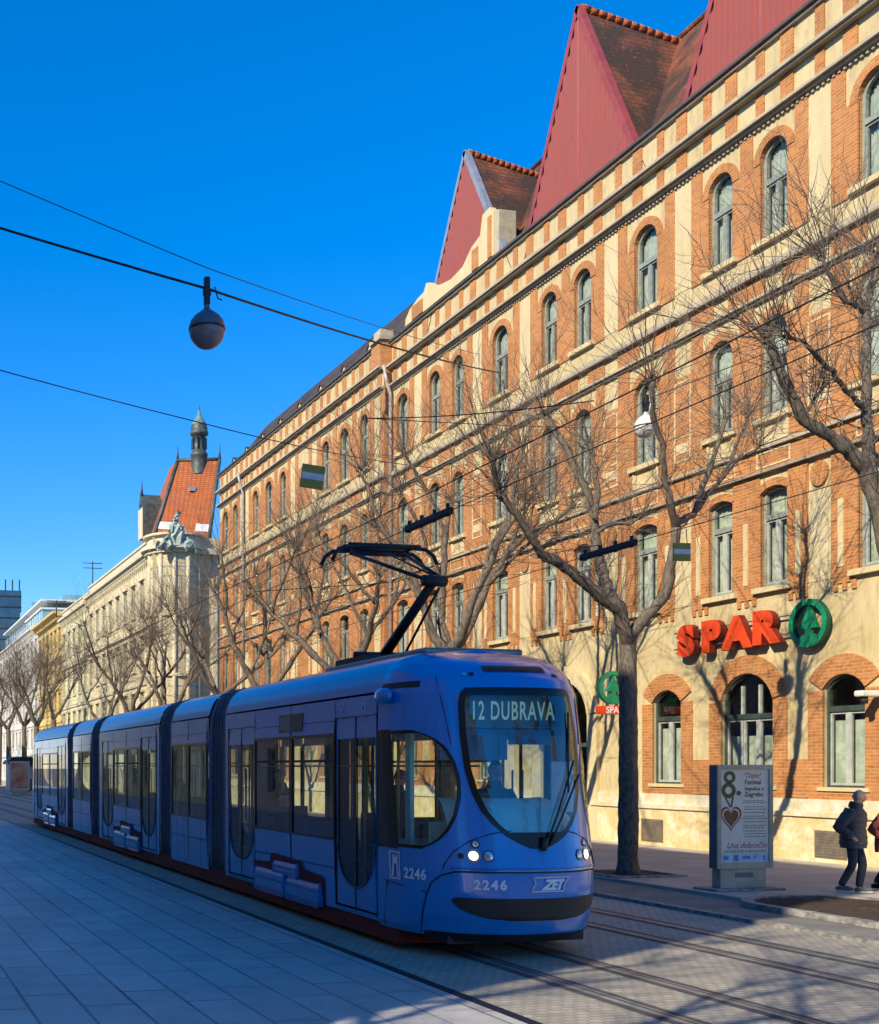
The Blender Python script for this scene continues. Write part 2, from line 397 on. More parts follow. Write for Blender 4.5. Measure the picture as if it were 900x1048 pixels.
# planted bed with kerb (holds the nearest tree)
def rrect(x0, x1, y0, y1, r, n=8):
    p = []
    for cx, cy, a in ((x1-r, y1-r, 0), (x0+r, y1-r, 90), (x0+r, y0+r, 180), (x1-r, y0+r, 270)):
        for k in range(n+1):
            t = rad(a + 90*k/n); p.append((cx + r*math.cos(t), cy + r*math.sin(t)))
    return p
XY = lambda u, v, d: (u, v, d)
t = thing('planting_bed', 'bare planting bed of dark soil edged by a low pale kerb on the sidewalk', 'planting bed', (0,0,0))
o = rrect(12.75, 15.25, 10.0, 15.65, 1.1); i = rrect(12.9, 15.1, 10.15, 15.5, .98)
b = MB(); n = len(o)
vs_ = [(x,y,.05) for x,y in o] + [(x,y,.13) for x,y in o] + [(x,y,.13) for x,y in i] + [(x,y,.05) for x,y in i]
b.add(vs_, [(k+q*n, (k+1) % n+q*n, (k+1) % n+(q+1)*n, k+(q+1)*n) for q in range(3) for k in range(n)])
b.build('kerb_ring', M['kerb'], t)
b = MB(); RG = random.Random(3); c = (14, 12.8)
rings = []
for q in (1, .8, .6, .4, .2):
    rings.append([(c[0]+(x-c[0])*q, c[1]+(y-c[1])*q, .105 + (RG.random()*.06 if q < 1 else 0)) for x, y in i])
for a_, b_ in zip(rings, rings[1:]):
    b.add(a_+b_, [(k, (k+1) % n, n+(k+1) % n, n+k) for k in range(n)])
b.add(rings[-1], [list(range(n))]); b.build('soil', M['earth'], t)

# tree pits
def pit(x, y, label, group=None):
    t = thing('tree_pit', label, 'tree pit', (x, y, .1), 0, 'square tree pits in the sidewalk')
    b = MB(); h = .72
    for (x0, x1, y0, y1) in ((-h,h,-h,-h+.1), (-h,h,h-.1,h), (-h,-h+.1,-h+.1,h-.1), (h-.1,h,-h+.1,h-.1)): b.box(x0,x1,y0,y1,-.05,.035)
    b.build('frame', M['kerb'], t)
    b = MB(); b.box(-h+.1,h-.1,-h+.1,h-.1,-.05,.012); b.build('soil', M['earth'], t)
# ------------------------------------------------------------------ walls with openings
def arch_pts(yc, w, zt, rise, n=10):
    zs = zt - rise
    if rise < .01: return [(yc-w/2, zt), (yc+w/2, zt)]
    r = (w*w/4 + rise*rise)/(2*rise); cz = zt - r; a = math.asin(min(1, w/2/r))
    if rise > w/2 - .01: a = PI/2
    return [(yc + r*math.sin(-a + 2*a*k/n), cz + r*math.cos(-a + 2*a*k/n)) for k in range(n+1)]
def wall_band(mb, fn, u0, u1, z0, z1, ops, depth=.28, m=0, mr=0):
    """wall strip u0..u1 x z0..z1 with openings (uc, w, zb, zt, rise), reveals going in by depth. fn(u,z,d)"""
    cur = u0
    for (uc, w, zb, zt, rise) in sorted(ops):
        a, c = uc-w/2, uc+w/2
        if a > cur: mb.quad(fn(cur,z0,0), fn(a,z0,0), fn(a,z1,0), fn(cur,z1,0), m)
        if zb > z0: mb.quad(fn(a,z0,0), fn(c,z0,0), fn(c,zb,0), fn(a,zb,0), m)
        P = arch_pts(uc, w, zt, rise)
        for p, q in zip(P, P[1:]):
            mb.quad(fn(*p,0), fn(*q,0), fn(q[0],z1,0), fn(p[0],z1,0), m)
            mb.quad(fn(*p,0), fn(*q,0), fn(*q,-depth), fn(*p,-depth), mr)
        zs = P[0][1]
        mb.quad(fn(a,zb,0), fn(a,zs,0), fn(a,zs,-depth), fn(a,zb,-depth), mr)
        mb.quad(fn(c,zb,0), fn(c,zs,0), fn(c,zs,-depth), fn(c,zb,-depth), mr)
        mb.quad(fn(a,zb,0), fn(c,zb,0), fn(c,zb,-depth), fn(a,zb,-depth), mr)
        cur = c
    if cur < u1: mb.quad(fn(cur,z0,0), fn(u1,z0,0), fn(u1,z1,0), fn(cur,z1,0), m)
def fbox(mb, fn, u0, u1, z0, z1, d0, d1, m=0): mb.prism([(u0,z0),(u1,z0),(u1,z1),(u0,z1)], fn, d0, d1, m)
def arch_ring(mb, fn, uc, w, zt, rise, t, d1, m=0, d0=-.01, ext=0):
    A = arch_pts(uc, w, zt, rise, 12)
    r = (w*w/4 + rise*rise)/(2*rise); cz = zt - r
    B = []
    for (u, z) in A:
        k = (r+t)/r; B.append((uc+(u-uc)*k, cz+(z-cz)*k))
    for i in range(len(A)-1): mb.prism([A[i], A[i+1], B[i+1], B[i]], fn, d0, d1, m)

# joinery of one window: frame, pane, curtain (local: u = 0 centre, z = 0 sill, d = depth)
def make_window(kind, w, h, rise, frame, curtain, transom=.68, muntins=1, ct=(0,1), parent=None, white=False):
    fn = lambda u, z, d: (-d, u, z)
    root = MB(); f = .075; zs = h - rise
    A = arch_pts(0, w, h, rise, 10)
    root_out = [(-w/2, 0), (w/2, 0)] + A[::-1] if rise > .01 else [(-w/2,0),(w/2,0),(w/2,h),(-w/2,h)]
    k = (w-2*f)/w
    if rise > .01:
        Ai = [(u*k, zs + (z-zs)*((rise-f)/rise if rise > f else 1) - (f if rise <= f else 0)) for u, z in A]
        for i in range(len(A)-1): root.prism([A[i], A[i+1], Ai[i+1], Ai[i]], fn, -.06, .03)
        ztop = zs
    else:
        fbox(root, fn, -w/2, w/2, h-f, h, -.06, .03); ztop = h-f
    fbox(root, fn, -w/2, -w/2+f, 0, ztop, -.06, .03); fbox(root, fn, w/2-f, w/2, 0, ztop, -.06, .03)
    fbox(root, fn, -w/2+f, w/2-f, 0, f, -.06, .03)
    zt = h*transom
    fbox(root, fn, -w/2+f, w/2-f, zt-.06, zt+.06, -.06, .05)
    fm = MB()
    for j in range(muntins):
        u = -w/2 + w*(j+1)/(muntins+1)
        fbox(fm, fn, u-.035, u+.035, f, zt-.06, -.05, .02)
        if w > 1.3: fbox(fm, fn, u-.03, u+.03, zt+.06, ztop+rise*.55, -.05, .02)
    n = muntins+1
    for j in range(n):   # casement stiles
        a = -w/2+f + (w-2*f)*j/n + (.035 if j else 0); c = -w/2+f + (w-2*f)*(j+1)/n - (.035 if j < n-1 else 0)
        for (u0,u1,z0,z1) in ((a,a+.04,f,zt-.06), (c-.04,c,f,zt-.06), (a+.04,c-.04,f,f+.05), (a+.04,c-.04,zt-.11,zt-.06)):
            fbox(fm, fn, u0, u1, z0, z1, -.04, .012)
    pn = MB(); pts = [(-w/2+.02, .02), (w/2-.02, .02)] + ([(u*.97, z-.015) for u, z in A[::-1]] if rise > .01 else [(w/2-.02,h-.02), (-w/2+.02,h-.02)])
    pn.add([fn(u, z, -.03) for u, z in pts], [list(range(len(pts)))])
    cu = MB(); cn = 18; z0, z1 = h*ct[0]+.03, min(h*ct[1], h-.06)
    for s in ((-w/2+.02, -.005*w), (.005*w, w/2-.02)):
        prev = None
        for j in range(cn+1):
            u = s[0] + (s[1]-s[0])*j/cn; d = -.14 + .03*math.sin(j*2.1) + .012*math.sin(j*5.3)
            zz = z1
            if rise > .01:
                tmax = zs + rise*math.sqrt(max(0, 1-(2*u/w)**2))*.95 - .03; zz = min(z1, tmax)
            cur = (fn(u, z0, d), fn(u, zz, d))
            if prev: cu.add([prev[0], cur[0], cur[1], prev[1]], [(0,1,2,3)], 0, True)
            prev = cur
    bk = MB(); bk.add([fn(u, z, -.5) for u, z in ((-w/2-.3,-.2),(w/2+.3,-.2),(w/2+.3,h+.2),(-w/2-.3,h+.2))], [(0,1,2,3)])
    return dict(frame=root.mesh('window', frame), sash=fm.mesh('sash', M['win_frame_white'] if white else frame), pane=pn.mesh('pane', M['pane']), curtain=cu.mesh('curtain', curtain))
def put_window(kit, parent, loc, rz=0, curtain=True):
    o = link('window', kit['frame'], parent, loc, (0,0,rz))
    link('sash', kit['sash'], o); link('pane', kit['pane'], o)
    if curtain: link('curtain', kit['curtain'], o)
    return o

# ================================================================== the brick building
BX, BY = 20.0, -4.44
bld = thing('brick_building', 'long ornate brick and cream plaster building with arched windows and red metal gables', 'building', (BX, BY, 0))
F0 = lambda u, z, d: (-d, u, z)                # near wing, facade plane x = 0
F1 = lambda u, z, d: (-.32-d, u, z)            # far wing, a step forward
Y0, YM, Y1 = 15.9, 46.35, 67.6
PAIRS = [20.57, 27.7, 34.83, 41.96]; SING = [17.0, 24.13, 31.26, 38.39, 45.35]
FAR = [48.1, 50.1, 52.1, 57.4, 59.4, 61.4, 64.7, 66.5]
PW, SW = .80, .92
def upper(zb, zt, rise_full, pr=True):
    ops = []
    for p in PAIRS:
        for s in (-.83, .83): ops.append((p+s, PW, zb, zt, PW/2 if rise_full else .13))
    for s in SING: ops.append((s, SW, zb, zt, SW/2 if rise_full else .14))
    return ops
def farops(zb, zt, full):
    return [(u, .80 if i % 3 != 1 else .92, zb, zt, (.40 if i % 3 != 1 else .46) if full else .13) for i, u in enumerate(FAR)]
R1, R2, R3 = (14.08, 16.28), (10.05, 12.29), (6.2, 8.46)
ground_ops = []
for p in PAIRS:
    if abs(p-34.83) < .1:
        ground_ops.append((p, 2.3, .16, 4.6, 1.0))
    else: ground_ops.append((p, 1.63, 1.67, 4.30, .62))
    for s in (-2.75, 2.75):
        if abs(p-27.7) < .1 or (abs(p-41.96) < .1): ground_ops.append((p+s, 1.08, 1.67, 4.08, .30))
ground_far = [(u, 1.0, 1.67, 4.08, .3) for u in FAR]
wall = MB()
for fn, a, c, o1, o2, o3, og in ((F0, Y0, YM, upper(*R1, True), upper(*R2, True), upper(*R3, False), ground_ops),
                                 (F1, YM, Y1, farops(*R1, True), farops(*R2, True), farops(*R3, False), ground_far)):
    wall_band(wall, fn, a, c, 0.0, 5.9, og, .20, 0, 0)
    wall_band(wall, fn, a, c, 5.9, 9.35, o3, .17, 0, 1)
    wall_band(wall, fn, a, c, 9.35, 13.36, o2, .17, 0, 1)
    wall_band(wall, fn, a, c, 13.36, 18.5, o1, .17, 0, 1)
wall.quad((-.32,YM,0), (0,YM,0), (0,YM,18.5), (-.32,YM,18.5), 1)
# ends, back
wall.quad((0,Y0,0),(13,Y0,0),(13,Y0,18.5),(0,Y0,18.5), 1); wall.quad((-.32,Y1,0),(13,Y1,0),(13,Y1,18.5),(-.32,Y1,18.5), 1)
wall.quad((13,Y0,0),(13,Y1,0),(13,Y1,18.5),(13,Y0,18.5), 1)
wall.build('wall', [M['cream'], M['brick']], bld)

# brickwork standing 3 cm proud of the plaster
bk = MB(); T = .035
def cols_band(fn, z0, z1, spans, d=T):
    for a, c in spans: fbox(bk, fn, a, c, z0, z1, -.01, d)
PIL = []     # plaster pilaster strips (centre) of the near wing
for p in PAIRS: PIL += [p-2.12, p+2.14]
def inv_spans(a, c, holes):
    out = []; cur = a
    for x, y in sorted(holes):
        if x > cur: out.append((cur, min(x, c)))
        cur = max(cur, y)
    if cur < c: out.append((cur, c))
    return out
PH = .31
for fn, a, c, o1, o2, o3, pil in ((F0, Y0+.02, YM-.02, upper(*R1, True), upper(*R2, True), upper(*R3, False), PIL),
                                  (F1, YM+.02, Y1-.02, farops(*R1, True), farops(*R2, True), farops(*R3, False), [46.9, 53.4, 56.1, 62.8, 63.7])):
    pil = [q for q in pil if a+.4 < q < c-.4]
    pilh = [(q-PH, q+PH) for q in pil]
    # top storey: brick up to the arch springing, strips above
    h1 = [(u-w/2, u+w/2) for u, w, *_ in o1]
    cols_band(fn, 13.95, R1[1]-.42, inv_spans(a, c, h1+pilh))
    for q in pil:
        for s in (-1, 1): fbox(bk, fn, q+s*(PH+.0) if s > 0 else q-PH-.36, q+PH+.36 if s > 0 else q-PH, R1[1]-.42, 16.72, -.01, T)
    for i in range(len(o1)-1):
        g = o1[i+1][0]-o1[i][0]
        if 0 < g < 2.2 and not any(o1[i][0] < q < o1[i+1][0] for q in pil):
            mid = (o1[i][0]+o1[i+1][0])/2; fbox(bk, fn, mid-.19, mid+.19, R1[1]-.42, 16.72, -.01, T)
    for (u, w_, zb, zt, rise) in o1: arch_ring(bk, fn, u, w_, zt, rise, .2, T+.012)
    # second storey: brick everywhere except plaster blocks at pilaster heads
    h2 = [(u-w/2, u+w/2) for u, w, *_ in o2]
    cols_band(fn, 9.42, R2[1]-.42, inv_spans(a, c, h2))
    for (u, w_, zb, zt, rise) in o2: arch_ring(bk, fn, u, w_, zt, rise, .2, T+.012)
    cols_band(fn, R2[1]-.42, 12.76, inv_spans(a, c, [(u-w/2-.22, u+w/2+.22) for u, w, *_ in o2]+[(q-PH, q+PH) for q in pil]))
    # between the string courses and first floor
    cols_band(fn, 12.86, 13.30, inv_spans(a, c, [(u-.25, u+.25) for u, *_ in o1]+pilh))
    cols_band(fn, 8.86, 9.32, [(a, c)])
    h3 = [(u-w/2, u+w/2) for u, w, *_ in o3]
    cols_band(fn, 6.12, R3[1]-.13, inv_spans(a, c, h3+pilh))
    cols_band(fn, R3[1]-.13, 8.78, inv_spans(a, c, h3+pilh+[(u-w/2-.02, u+w/2+.02) for u, w, *_ in o3]))
    for (u, w_, zb, zt, rise) in o3: arch_ring(bk, fn, u, w_, zt, rise, .17, T+.01)
    for q in pil:                                                     # round brick medallions
        bk.prism([(q+.24*math.cos(k*PI/10), 8.42+.27*math.sin(k*PI/10)) for k in range(20)], fn, -.01, T+.02)
    # tassels hanging below the brick zone
    spans = inv_spans(a, c, h3+pilh)
    for (x, y) in spans:
        if y-x > .25:
            m_ = (x+y)/2; ww = min(.3, (y-x)*.45)
            fbox(bk, fn, m_-ww, m_+ww, 5.98, 6.12, -.01, T)
            for s in (-1, 0, 1): fbox(bk, fn, m_+s*ww*.78-.055, m_+s*ww*.78+.055, 5.82, 5.98, -.01, T)
    # frieze and parapet blocks
    k = 0; y = a+.15
    while y < c-.3:
        ww = .37 if k % 2 == 0 else .25
        fbox(bk, fn, y, y+ww, 16.86, 17.46, -.01, T)
        fbox(bk, fn, y, y+ww, 17.68, 18.42, -.01, T)
        y += .855 if k % 2 == 0 else .85; k += 1
# ground floor surrounds
for fn, og in ((F0, ground_ops), (F1, ground_far)):
    for (u, w_, zb, zt, rise) in og:
        if w_ > 2: continue
        zs = zt-rise
        for s in (-1, 1):
            x0, x1 = sorted((u+s*w_/2, u+s*(w_/2+.40)))
            fbox(bk, fn, x0, x1, 1.5, zs-.02, -.01, T)
        fbox(bk, fn, u-w_/2-.40, u+w_/2+.40, 1.44, 1.62, -.01, T-.006)
        arch_ring(bk, fn, u, w_, zt, rise, .42, T+.015)
for p in PAIRS: 
    if abs(p-34.83) < .1: continue
    for s in (-1, 1): fbox(bk, F0, *sorted((p+s*1.22, p+s*1.80)), 1.46, 2.3, -.01, T-.004)

# plaster pieces standing on the brick
pl = bk; MARK = len(bk.f)
for fn, pil, o2, o3 in ((F0, PIL, upper(*R2, True), upper(*R3, False)), (F1, [53.4, 56.1, 62.8, 63.7], farops(*R2, True), farops(*R3, False))):
    for q in pil:
        for s in (-.57, .57): fbox(pl, fn, q+s-.07, q+s+.07, 6.32, 7.75, 0, T+.02)
        z0, z1 = 9.75, 11.75                                     # outlined panel
        for (x0, x1, a, c) in ((q-.3,q-.26,z0,z1), (q+.26,q+.3,z0,z1), (q-.26,q+.26,z1-.04,z1), (q-.26,q+.26,10.35,10.39), (q-.26,q+.26,z0,z0+.04)): fbox(pl, fn, x0, x1, a, c, 0, T+.014)
        fbox(pl, fn, q-.22, q+.22, 9.95, 10.2, 0, T+.014)
        fbox(pl, fn, q-PH, q+PH, 6.12, 8.1, 0, .012); fbox(pl, fn, q-PH, q+PH, 14.0, 16.7, 0, .012)
    for (u, w_, *_r) in o2:
        # apron under the sill: plaster corners round a brick triangle, framed panel below
        z0, z1 = 9.46, 9.92
        pl.prism([(u-w_/2-.05, z0), (u-.02, z0), (u-w_/2-.05, z1)], fn, 0, T+.014); pl.prism([(u+w_/2+.05, z0), (u+w_/2+.05, z1), (u+.02, z0)], fn, 0, T+.014)
        for (x0, x1, a, c) in ((u-.5,u+.5,9.24,9.28), (u-.5,u+.5,8.92,8.96), (u-.5,u-.46,8.96,9.24), (u+.46,u+.5,8.96,9.24)): fbox(pl, fn, x0, x1, a, c, 0, T+.014)
    for p in (PAIRS if fn is F0 else []): fbox(pl, fn, p-.07, p+.07, 6.32, 7.75, 0, T+.02)
bk.m[MARK:] = [1]*(len(bk.m)-MARK)
bk.build('facade_relief', [M['brick'], M['cream_pale']], bld)  # one mesh for the brick courses and the plaster trim on them

M['gutter'] = mat('dark_gutter', (.10,.09,.08), .6)
# cornices, string courses, sills, plinth
co_ = MB()
def course(fn, a, c, z0, z1, d, m=0): fbox(co_, fn, a, c, z0, z1, -.01, d, m)
for fn, a, c in ((F0, Y0-.1, YM-.001), (F1, YM-.06, Y1+.1)):
    course(fn, a, c, 18.46, 18.53, .10, 0); course(fn, a, c, 18.53, 18.60, .18, 3)       # parapet cap
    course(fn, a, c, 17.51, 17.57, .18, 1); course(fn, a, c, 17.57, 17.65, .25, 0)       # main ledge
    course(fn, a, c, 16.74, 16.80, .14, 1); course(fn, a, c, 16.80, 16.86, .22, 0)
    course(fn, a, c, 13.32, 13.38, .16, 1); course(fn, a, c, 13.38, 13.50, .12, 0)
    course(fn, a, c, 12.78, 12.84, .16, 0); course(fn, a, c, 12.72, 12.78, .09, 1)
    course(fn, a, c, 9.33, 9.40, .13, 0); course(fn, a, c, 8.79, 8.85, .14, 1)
    y = a+.1
    while y < c-.2:                                                                        # dentils
        fbox(co_, fn, y, y+.06, 16.66, 16.74, -.01, .07, 0); y += .14
    for zb, ops in ((R1[0], upper(*R1, True) if fn is F0 else farops(*R1, True)), (R2[0], upper(*R2, True) if fn is F0 else farops(*R2, True)), (R3[0], upper(*R3, False) if fn is F0 else farops(*R3, False))):
        for (u, w_, *_r) in ops: fbox(co_, fn, u-w_/2-.16, u+w_/2+.16, zb-.12, zb, -.25, .13, 2)
    for (u, w_, zb, *_r) in (ground_ops if fn is F0 else ground_far):
        if zb > 1: fbox(co_, fn, u-w_/2-.12, u+w_/2+.12, zb-.05, zb+.03, -.25, .07, 2)
co_.build('cornice', [M['stone'], M['ledge_dark'], M['cream_pale'], M['gutter']], bld)
pq = MB()
def plinth_run(fn, a, c):
    fbox(pq, fn, a, c, 0, 1.06, -.01, .10, 0); fbox(pq, fn, a, c, 1.06, 1.16, -.01, .15, 1); fbox(pq, fn, a, c, 1.16, 1.44, -.01, .07, 1)
plinth_run(F0, Y0-.05, 34.83-1.35); plinth_run(F0, 34.83+1.35, YM); plinth_run(F1, YM, Y1)
pq.build('plinth', [M['plinth'], M['plinth_pale']], bld)
for p in PAIRS:
    for s in (-2.5, 3.2):
        if abs(p-34.83) < .1 or (p < 27 and s > 0): continue
        v = MB(); y = p+s; fbox(v, F0, y-.42, y+.42, .2, .78, .1, .118)
        for k in range(9): fbox(v, F0, y-.4, y+.4, .23+k*.06, .255+k*.06, .118, .128)
        v.build('vent', M['grille'], bld)
# shop entrance with a white arched surround (partly behind the tram)
e = MB(); arch_ring(e, F0, 34.83, 2.3, 4.6, 1.0, .45, .12)
for s in (-1, 1): fbox(e, F0, *sorted((34.83+s*1.15, 34.83+s*1.6)), .1, 3.6, -.01, .11)
e.build('portal', M['cream_pale'], bld)
d = MB(); f2 = lambda u, z, dd: (.28-dd, u, z)
for (a, c, z0, z1) in ((33.7,33.82,.1,4.4), (35.84,35.96,.1,4.4), (33.82,35.84,2.7,2.82), (34.78,34.88,.1,2.7), (34.78,34.88,2.82,4.5), (33.82,35.84,.1,.2)): fbox(d, f2, a, c, z0, z1, -.05, .05)
dr = d.build('door', M['win_frame_green'], bld)
g = MB(); g.add([f2(u, z, 0) for u, z in ((33.8,.15),(35.86,.15),(35.86,3.7),(34.83,4.55),(33.8,3.7))], [(0,1,2,3,4)]); g.build('pane', M['pane'], dr)
h = MB(); h.tube([(.2,34.7,1.0),(.2,34.7,1.5)], .02, 6); h.build('handle', M['steel'], dr)

# windows
KIT = {}
KIT['pw'] = make_window('a', PW, R1[1]-R1[0], PW/2, M['win_frame'], M['curtain_dark'], .60, 1, (0, .98))
KIT['sw'] = make_window('a', SW, R1[1]-R1[0], SW/2, M['win_frame'], M['curtain_dark'], .58, 1, (0, .98))
KIT['pw2'] = make_window('a', PW, R2[1]-R2[0], PW/2, M['win_frame'], M['curtain'], .60, 1, (0, .98))
KIT['sw2'] = make_window('a', SW, R2[1]-R2[0], SW/2, M['win_frame'], M['curtain'], .58, 1, (0, .98))
KIT['pr'] = make_window('r', PW, R3[1]-R3[0], .13, M['win_frame'], M['curtain'], .70, 1, (0, .98), white=True)
KIT['sr'] = make_window('r', SW, R3[1]-R3[0], .14, M['win_frame'], M['curtain'], .70, 1, (0, .98), white=True)
KIT['fr'] = make_window('r', .92, R3[1]-R3[0], .13, M['win_frame'], M['curtain'], .70, 1, (0, .70))
KIT['gn'] = make_window('g', 1.08, 2.41, .30, M['win_frame_green'], M['curtain'], .70, 1, (0, .60), white=True)
KIT['gw'] = make_window('g', 1.63, 2.63, .62, M['win_frame_green'], M['curtain_dark'], .62, 2, (0, .45), white=True)
KIT['gf'] = make_window('g', 1.0, 2.41, .30, M['win_frame_green'], M['curtain'], .70, 1, (0, .60))
for (u, w_, zb, *_r) in upper(*R1, True): put_window(KIT['pw' if w_ == PW else 'sw'], bld, (.11, u, zb), curtain=True)
for (u, w_, zb, *_r) in upper(*R2, True): put_window(KIT['pw2' if w_ == PW else 'sw2'], bld, (.11, u, zb), curtain=True)
for (u, w_, zb, *_r) in upper(*R3, False): put_window(KIT['pr' if w_ == PW else 'sr'], bld, (.11, u, zb))
for (u, w_, zb, *_r) in farops(*R1, True): put_window(KIT['pw' if w_ == .8 else 'sw'], bld, (-.21, u, zb))
for (u, w_, zb, *_r) in farops(*R2, True): put_window(KIT['pw2' if w_ == .8 else 'sw2'], bld, (-.21, u, zb))
for (u, w_, zb, *_r) in farops(*R3, False): put_window(KIT['pr' if w_ == .8 else 'fr'], bld, (-.21, u, zb))
for (u, w_, zb, *_r) in ground_ops:
    if w_ < 2: put_window(KIT['gw' if w_ > 1.3 else 'gn'], bld, (.11, u, zb))
for (u, w_, zb, *_r) in ground_far: put_window(KIT['gf'], bld, (-.21, u, zb))
# dark rooms behind the windows: floors and a back wall
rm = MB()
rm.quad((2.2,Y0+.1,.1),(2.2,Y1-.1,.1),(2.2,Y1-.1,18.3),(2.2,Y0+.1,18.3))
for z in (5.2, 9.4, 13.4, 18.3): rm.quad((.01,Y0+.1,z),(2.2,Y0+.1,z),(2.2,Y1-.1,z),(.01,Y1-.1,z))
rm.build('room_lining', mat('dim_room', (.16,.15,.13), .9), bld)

# downpipes and the pier between the wings
for y, xo in ((46.15, 0), (63.1, -.32), (16.3, 0)):
    b = MB(); b.tube([(xo-.14, y, .2), (xo-.14, y, 16.5), (xo-.3, y, 17.0), (xo-.42, y, 17.6)], .07, 8)
    for z in (3, 6, 9, 12, 15): b.tube([(xo-.14, y, z), (xo-.14, y, z+.08)], .09, 8)
    b.build('downpipe', M['pipe'], bld)
b = MB(); b.box(-.50, .1, 46.3, 47.1, 17.6, 18.65, 0); b.box(-.56, .15, 46.22, 47.18, 18.65, 18.8, 1); b.box(-.44, .1, 46.4, 47.0, 18.8, 19.1, 1)
b.build('pier', [M['brick'], M['stone']], bld)

# ---- roofs
EZ = 18.55
def roof_prism(mb, y0, y1, e, r, back=12.6, m=0):
    """main roof: eave (x,z) e to ridge r and down the back"""
    mb.quad((e[0],y0,e[1]), (e[0],y1,e[1]), (r[0],y1,r[1]), (r[0],y0,r[1]), m)
    mb.quad((r[0],y0,r[1]), (r[0],y1,r[1]), (back,y1,e[1]), (back,y0,e[1]), m)
    mb.tri((e[0],y0,e[1]), (r[0],y0,r[1]), (back,y0,e[1]), m); mb.tri((e[0],y1,e[1]), (r[0],y1,r[1]), (back,y1,e[1]), m)
b = MB(); roof_prism(b, Y0, 44.6, (.25, EZ), (3.3, 23.4))
b.tube([(3.3, Y0, 23.43), (3.3, 44.6, 23.43)], .1, 6)
rf = b.build('roof', M['tile'], bld)
b = MB(); roof_prism(b, 44.6, Y1, (.0, EZ), (2.4, 21.5)); b.build('roof', M['tile_dark'], bld)

def gable(yc, hw, zb, za, x0=-.06, ridge_drop=.75, depth=4.2, flash=None, tilem=None):
    g = MB(); nst = int(2*hw/.095); zh = za-zb
    def top(y): return zb + zh*(1-abs(y-yc)/hw)
    prof = [0, .045, .045, 0]                       # trapezoid corrugation
    ys = []
    y = yc-hw
    while y < yc+hw-.001:
        for dy, dx in ((0, 0), (.075, 0), (.10, .055), (.15, .055)): ys.append((y+dy, dx))
        y += .19
    ys = [q for q in ys if q[0] < yc+hw] + [(yc+hw, 0)]
    for (ya, da), (yb, db) in zip(ys, ys[1:]):
        for (p, q) in (((ya, da), (yb, db)),):
            if p[0] < yc < q[0]:
                g.add([(x0-p[1],p[0],zb), (x0-q[1],q[0],zb), (x0-q[1],q[0],top(q[0])), (x0-.02,yc,za), (x0-p[1],p[0],top(p[0]))], [(0,1,2,3,4)])
            else: g.quad((x0-p[1],p[0],zb), (x0-q[1],q[0],zb), (x0-q[1],q[0],top(q[0])), (x0-p[1],p[0],top(p[0])))
    go = g.build('gable', M['metal_red'], bld)
    f = MB()
    for s in (-1, 1):
        a, c = Vector((x0-.064, yc+s*(hw+.05), zb-.02)), Vector((x0-.064, yc, za+.06))
        n = Vector((0, s*zh, hw)).normalized()*.13
        f.add([a, c, c+n*.3, a+n*.3, a+Vector((.22,0,0)), c+Vector((.22,0,0)), c+n*.3+Vector((.22,0,0)), a+n*.3+Vector((.22,0,0)),
               a-n, c-n],
              [(0,1,9,8), (0,1,2,3), (3,2,6,7), (0,3,7,4), (4,5,6,7)])
    f.box(x0-.05, x0+.02, yc-hw, yc+hw, zb-.05, zb+.02)
    f.build('flashing', flash or M['metal_red_edge'], go)
    r = MB(); zr = za-ridge_drop
    for s in (-1, 1):
        r.quad((x0+.03, yc+s*(hw+.35), zb-.7), (x0+.03, yc, za-.03), (x0+depth, yc, zr), (x0+depth, yc+s*(hw+.35), zb-.7-ridge_drop*.1))
    ro = r.build('roof', tilem or M['tile'], bld)
    # ridge tiles
    k = MB(); nn = 16
    for i in range(nn):
        t0, t1 = i/nn, (i+1)/nn
        k.tube([(x0+.1+depth*t0, yc, za+.02-ridge_drop*t0), (x0+.1+depth*t1*.99, yc, za+.04-ridge_drop*t1)], [.12, .10], 7)
    k.build('ridge_tiles', M['tile_orange'], ro)
gable(34.15, 2.5, 18.55, 23.8, ridge_drop=.75)
gable(27.2, 2.5, 18.55, 23.8, ridge_drop=.75)
gable(20.2, 2.5, 18.55, 23.8, ridge_drop=.75)
gable(40.55, 2.43, 18.6, 22.95, ridge_drop=.7, depth=3.6, flash=M['metal_grey'])
# pointed-tile valleys between the gables
v = MB()
for y in (30.7, 37.0): v.tube([(.3, y, 18.5), (1.2, y, 19.6), (3.0, y+.1, 22.3)], [.16, .13, .12], 6)
v.build('valley', mat('mortar_valley', (.34,.19,.12), .9, 0, (.5,.42,.34), 6), rf)
# scrolled plaster gable base below the small metal gable
s = MB()
prof = [(38.5,18.6),(38.5,20.0),(38.75,20.25),(39.2,20.2),(39.35,19.6),(39.9,19.45),(40.5,19.05),(41.3,18.95),(42.2,19.1),(42.8,19.45),(43.1,19.55),(43.3,19.3),(43.8,19.25),(44.4,19.1),(44.75,18.85),(44.8,18.6)]
s.prism(prof, F0, .0, .20)
s.build('scroll_gable', M['cream_pale'], bld)
for a, c, z1 in ((38.62, 38.85, 19.95), (39.45, 39.85, 19.3), (43.35, 44.2, 19.1)):
    s = MB(); fbox(s, F0, a, c, 18.62, z1, .19, .225); s.build('brick_panel', M['brick'], bld)
s = MB(); s.bbox(-.15, .5, 38.3, 38.75, 18.6, 20.0, .03); s.build('finial', M['stone'], bld)
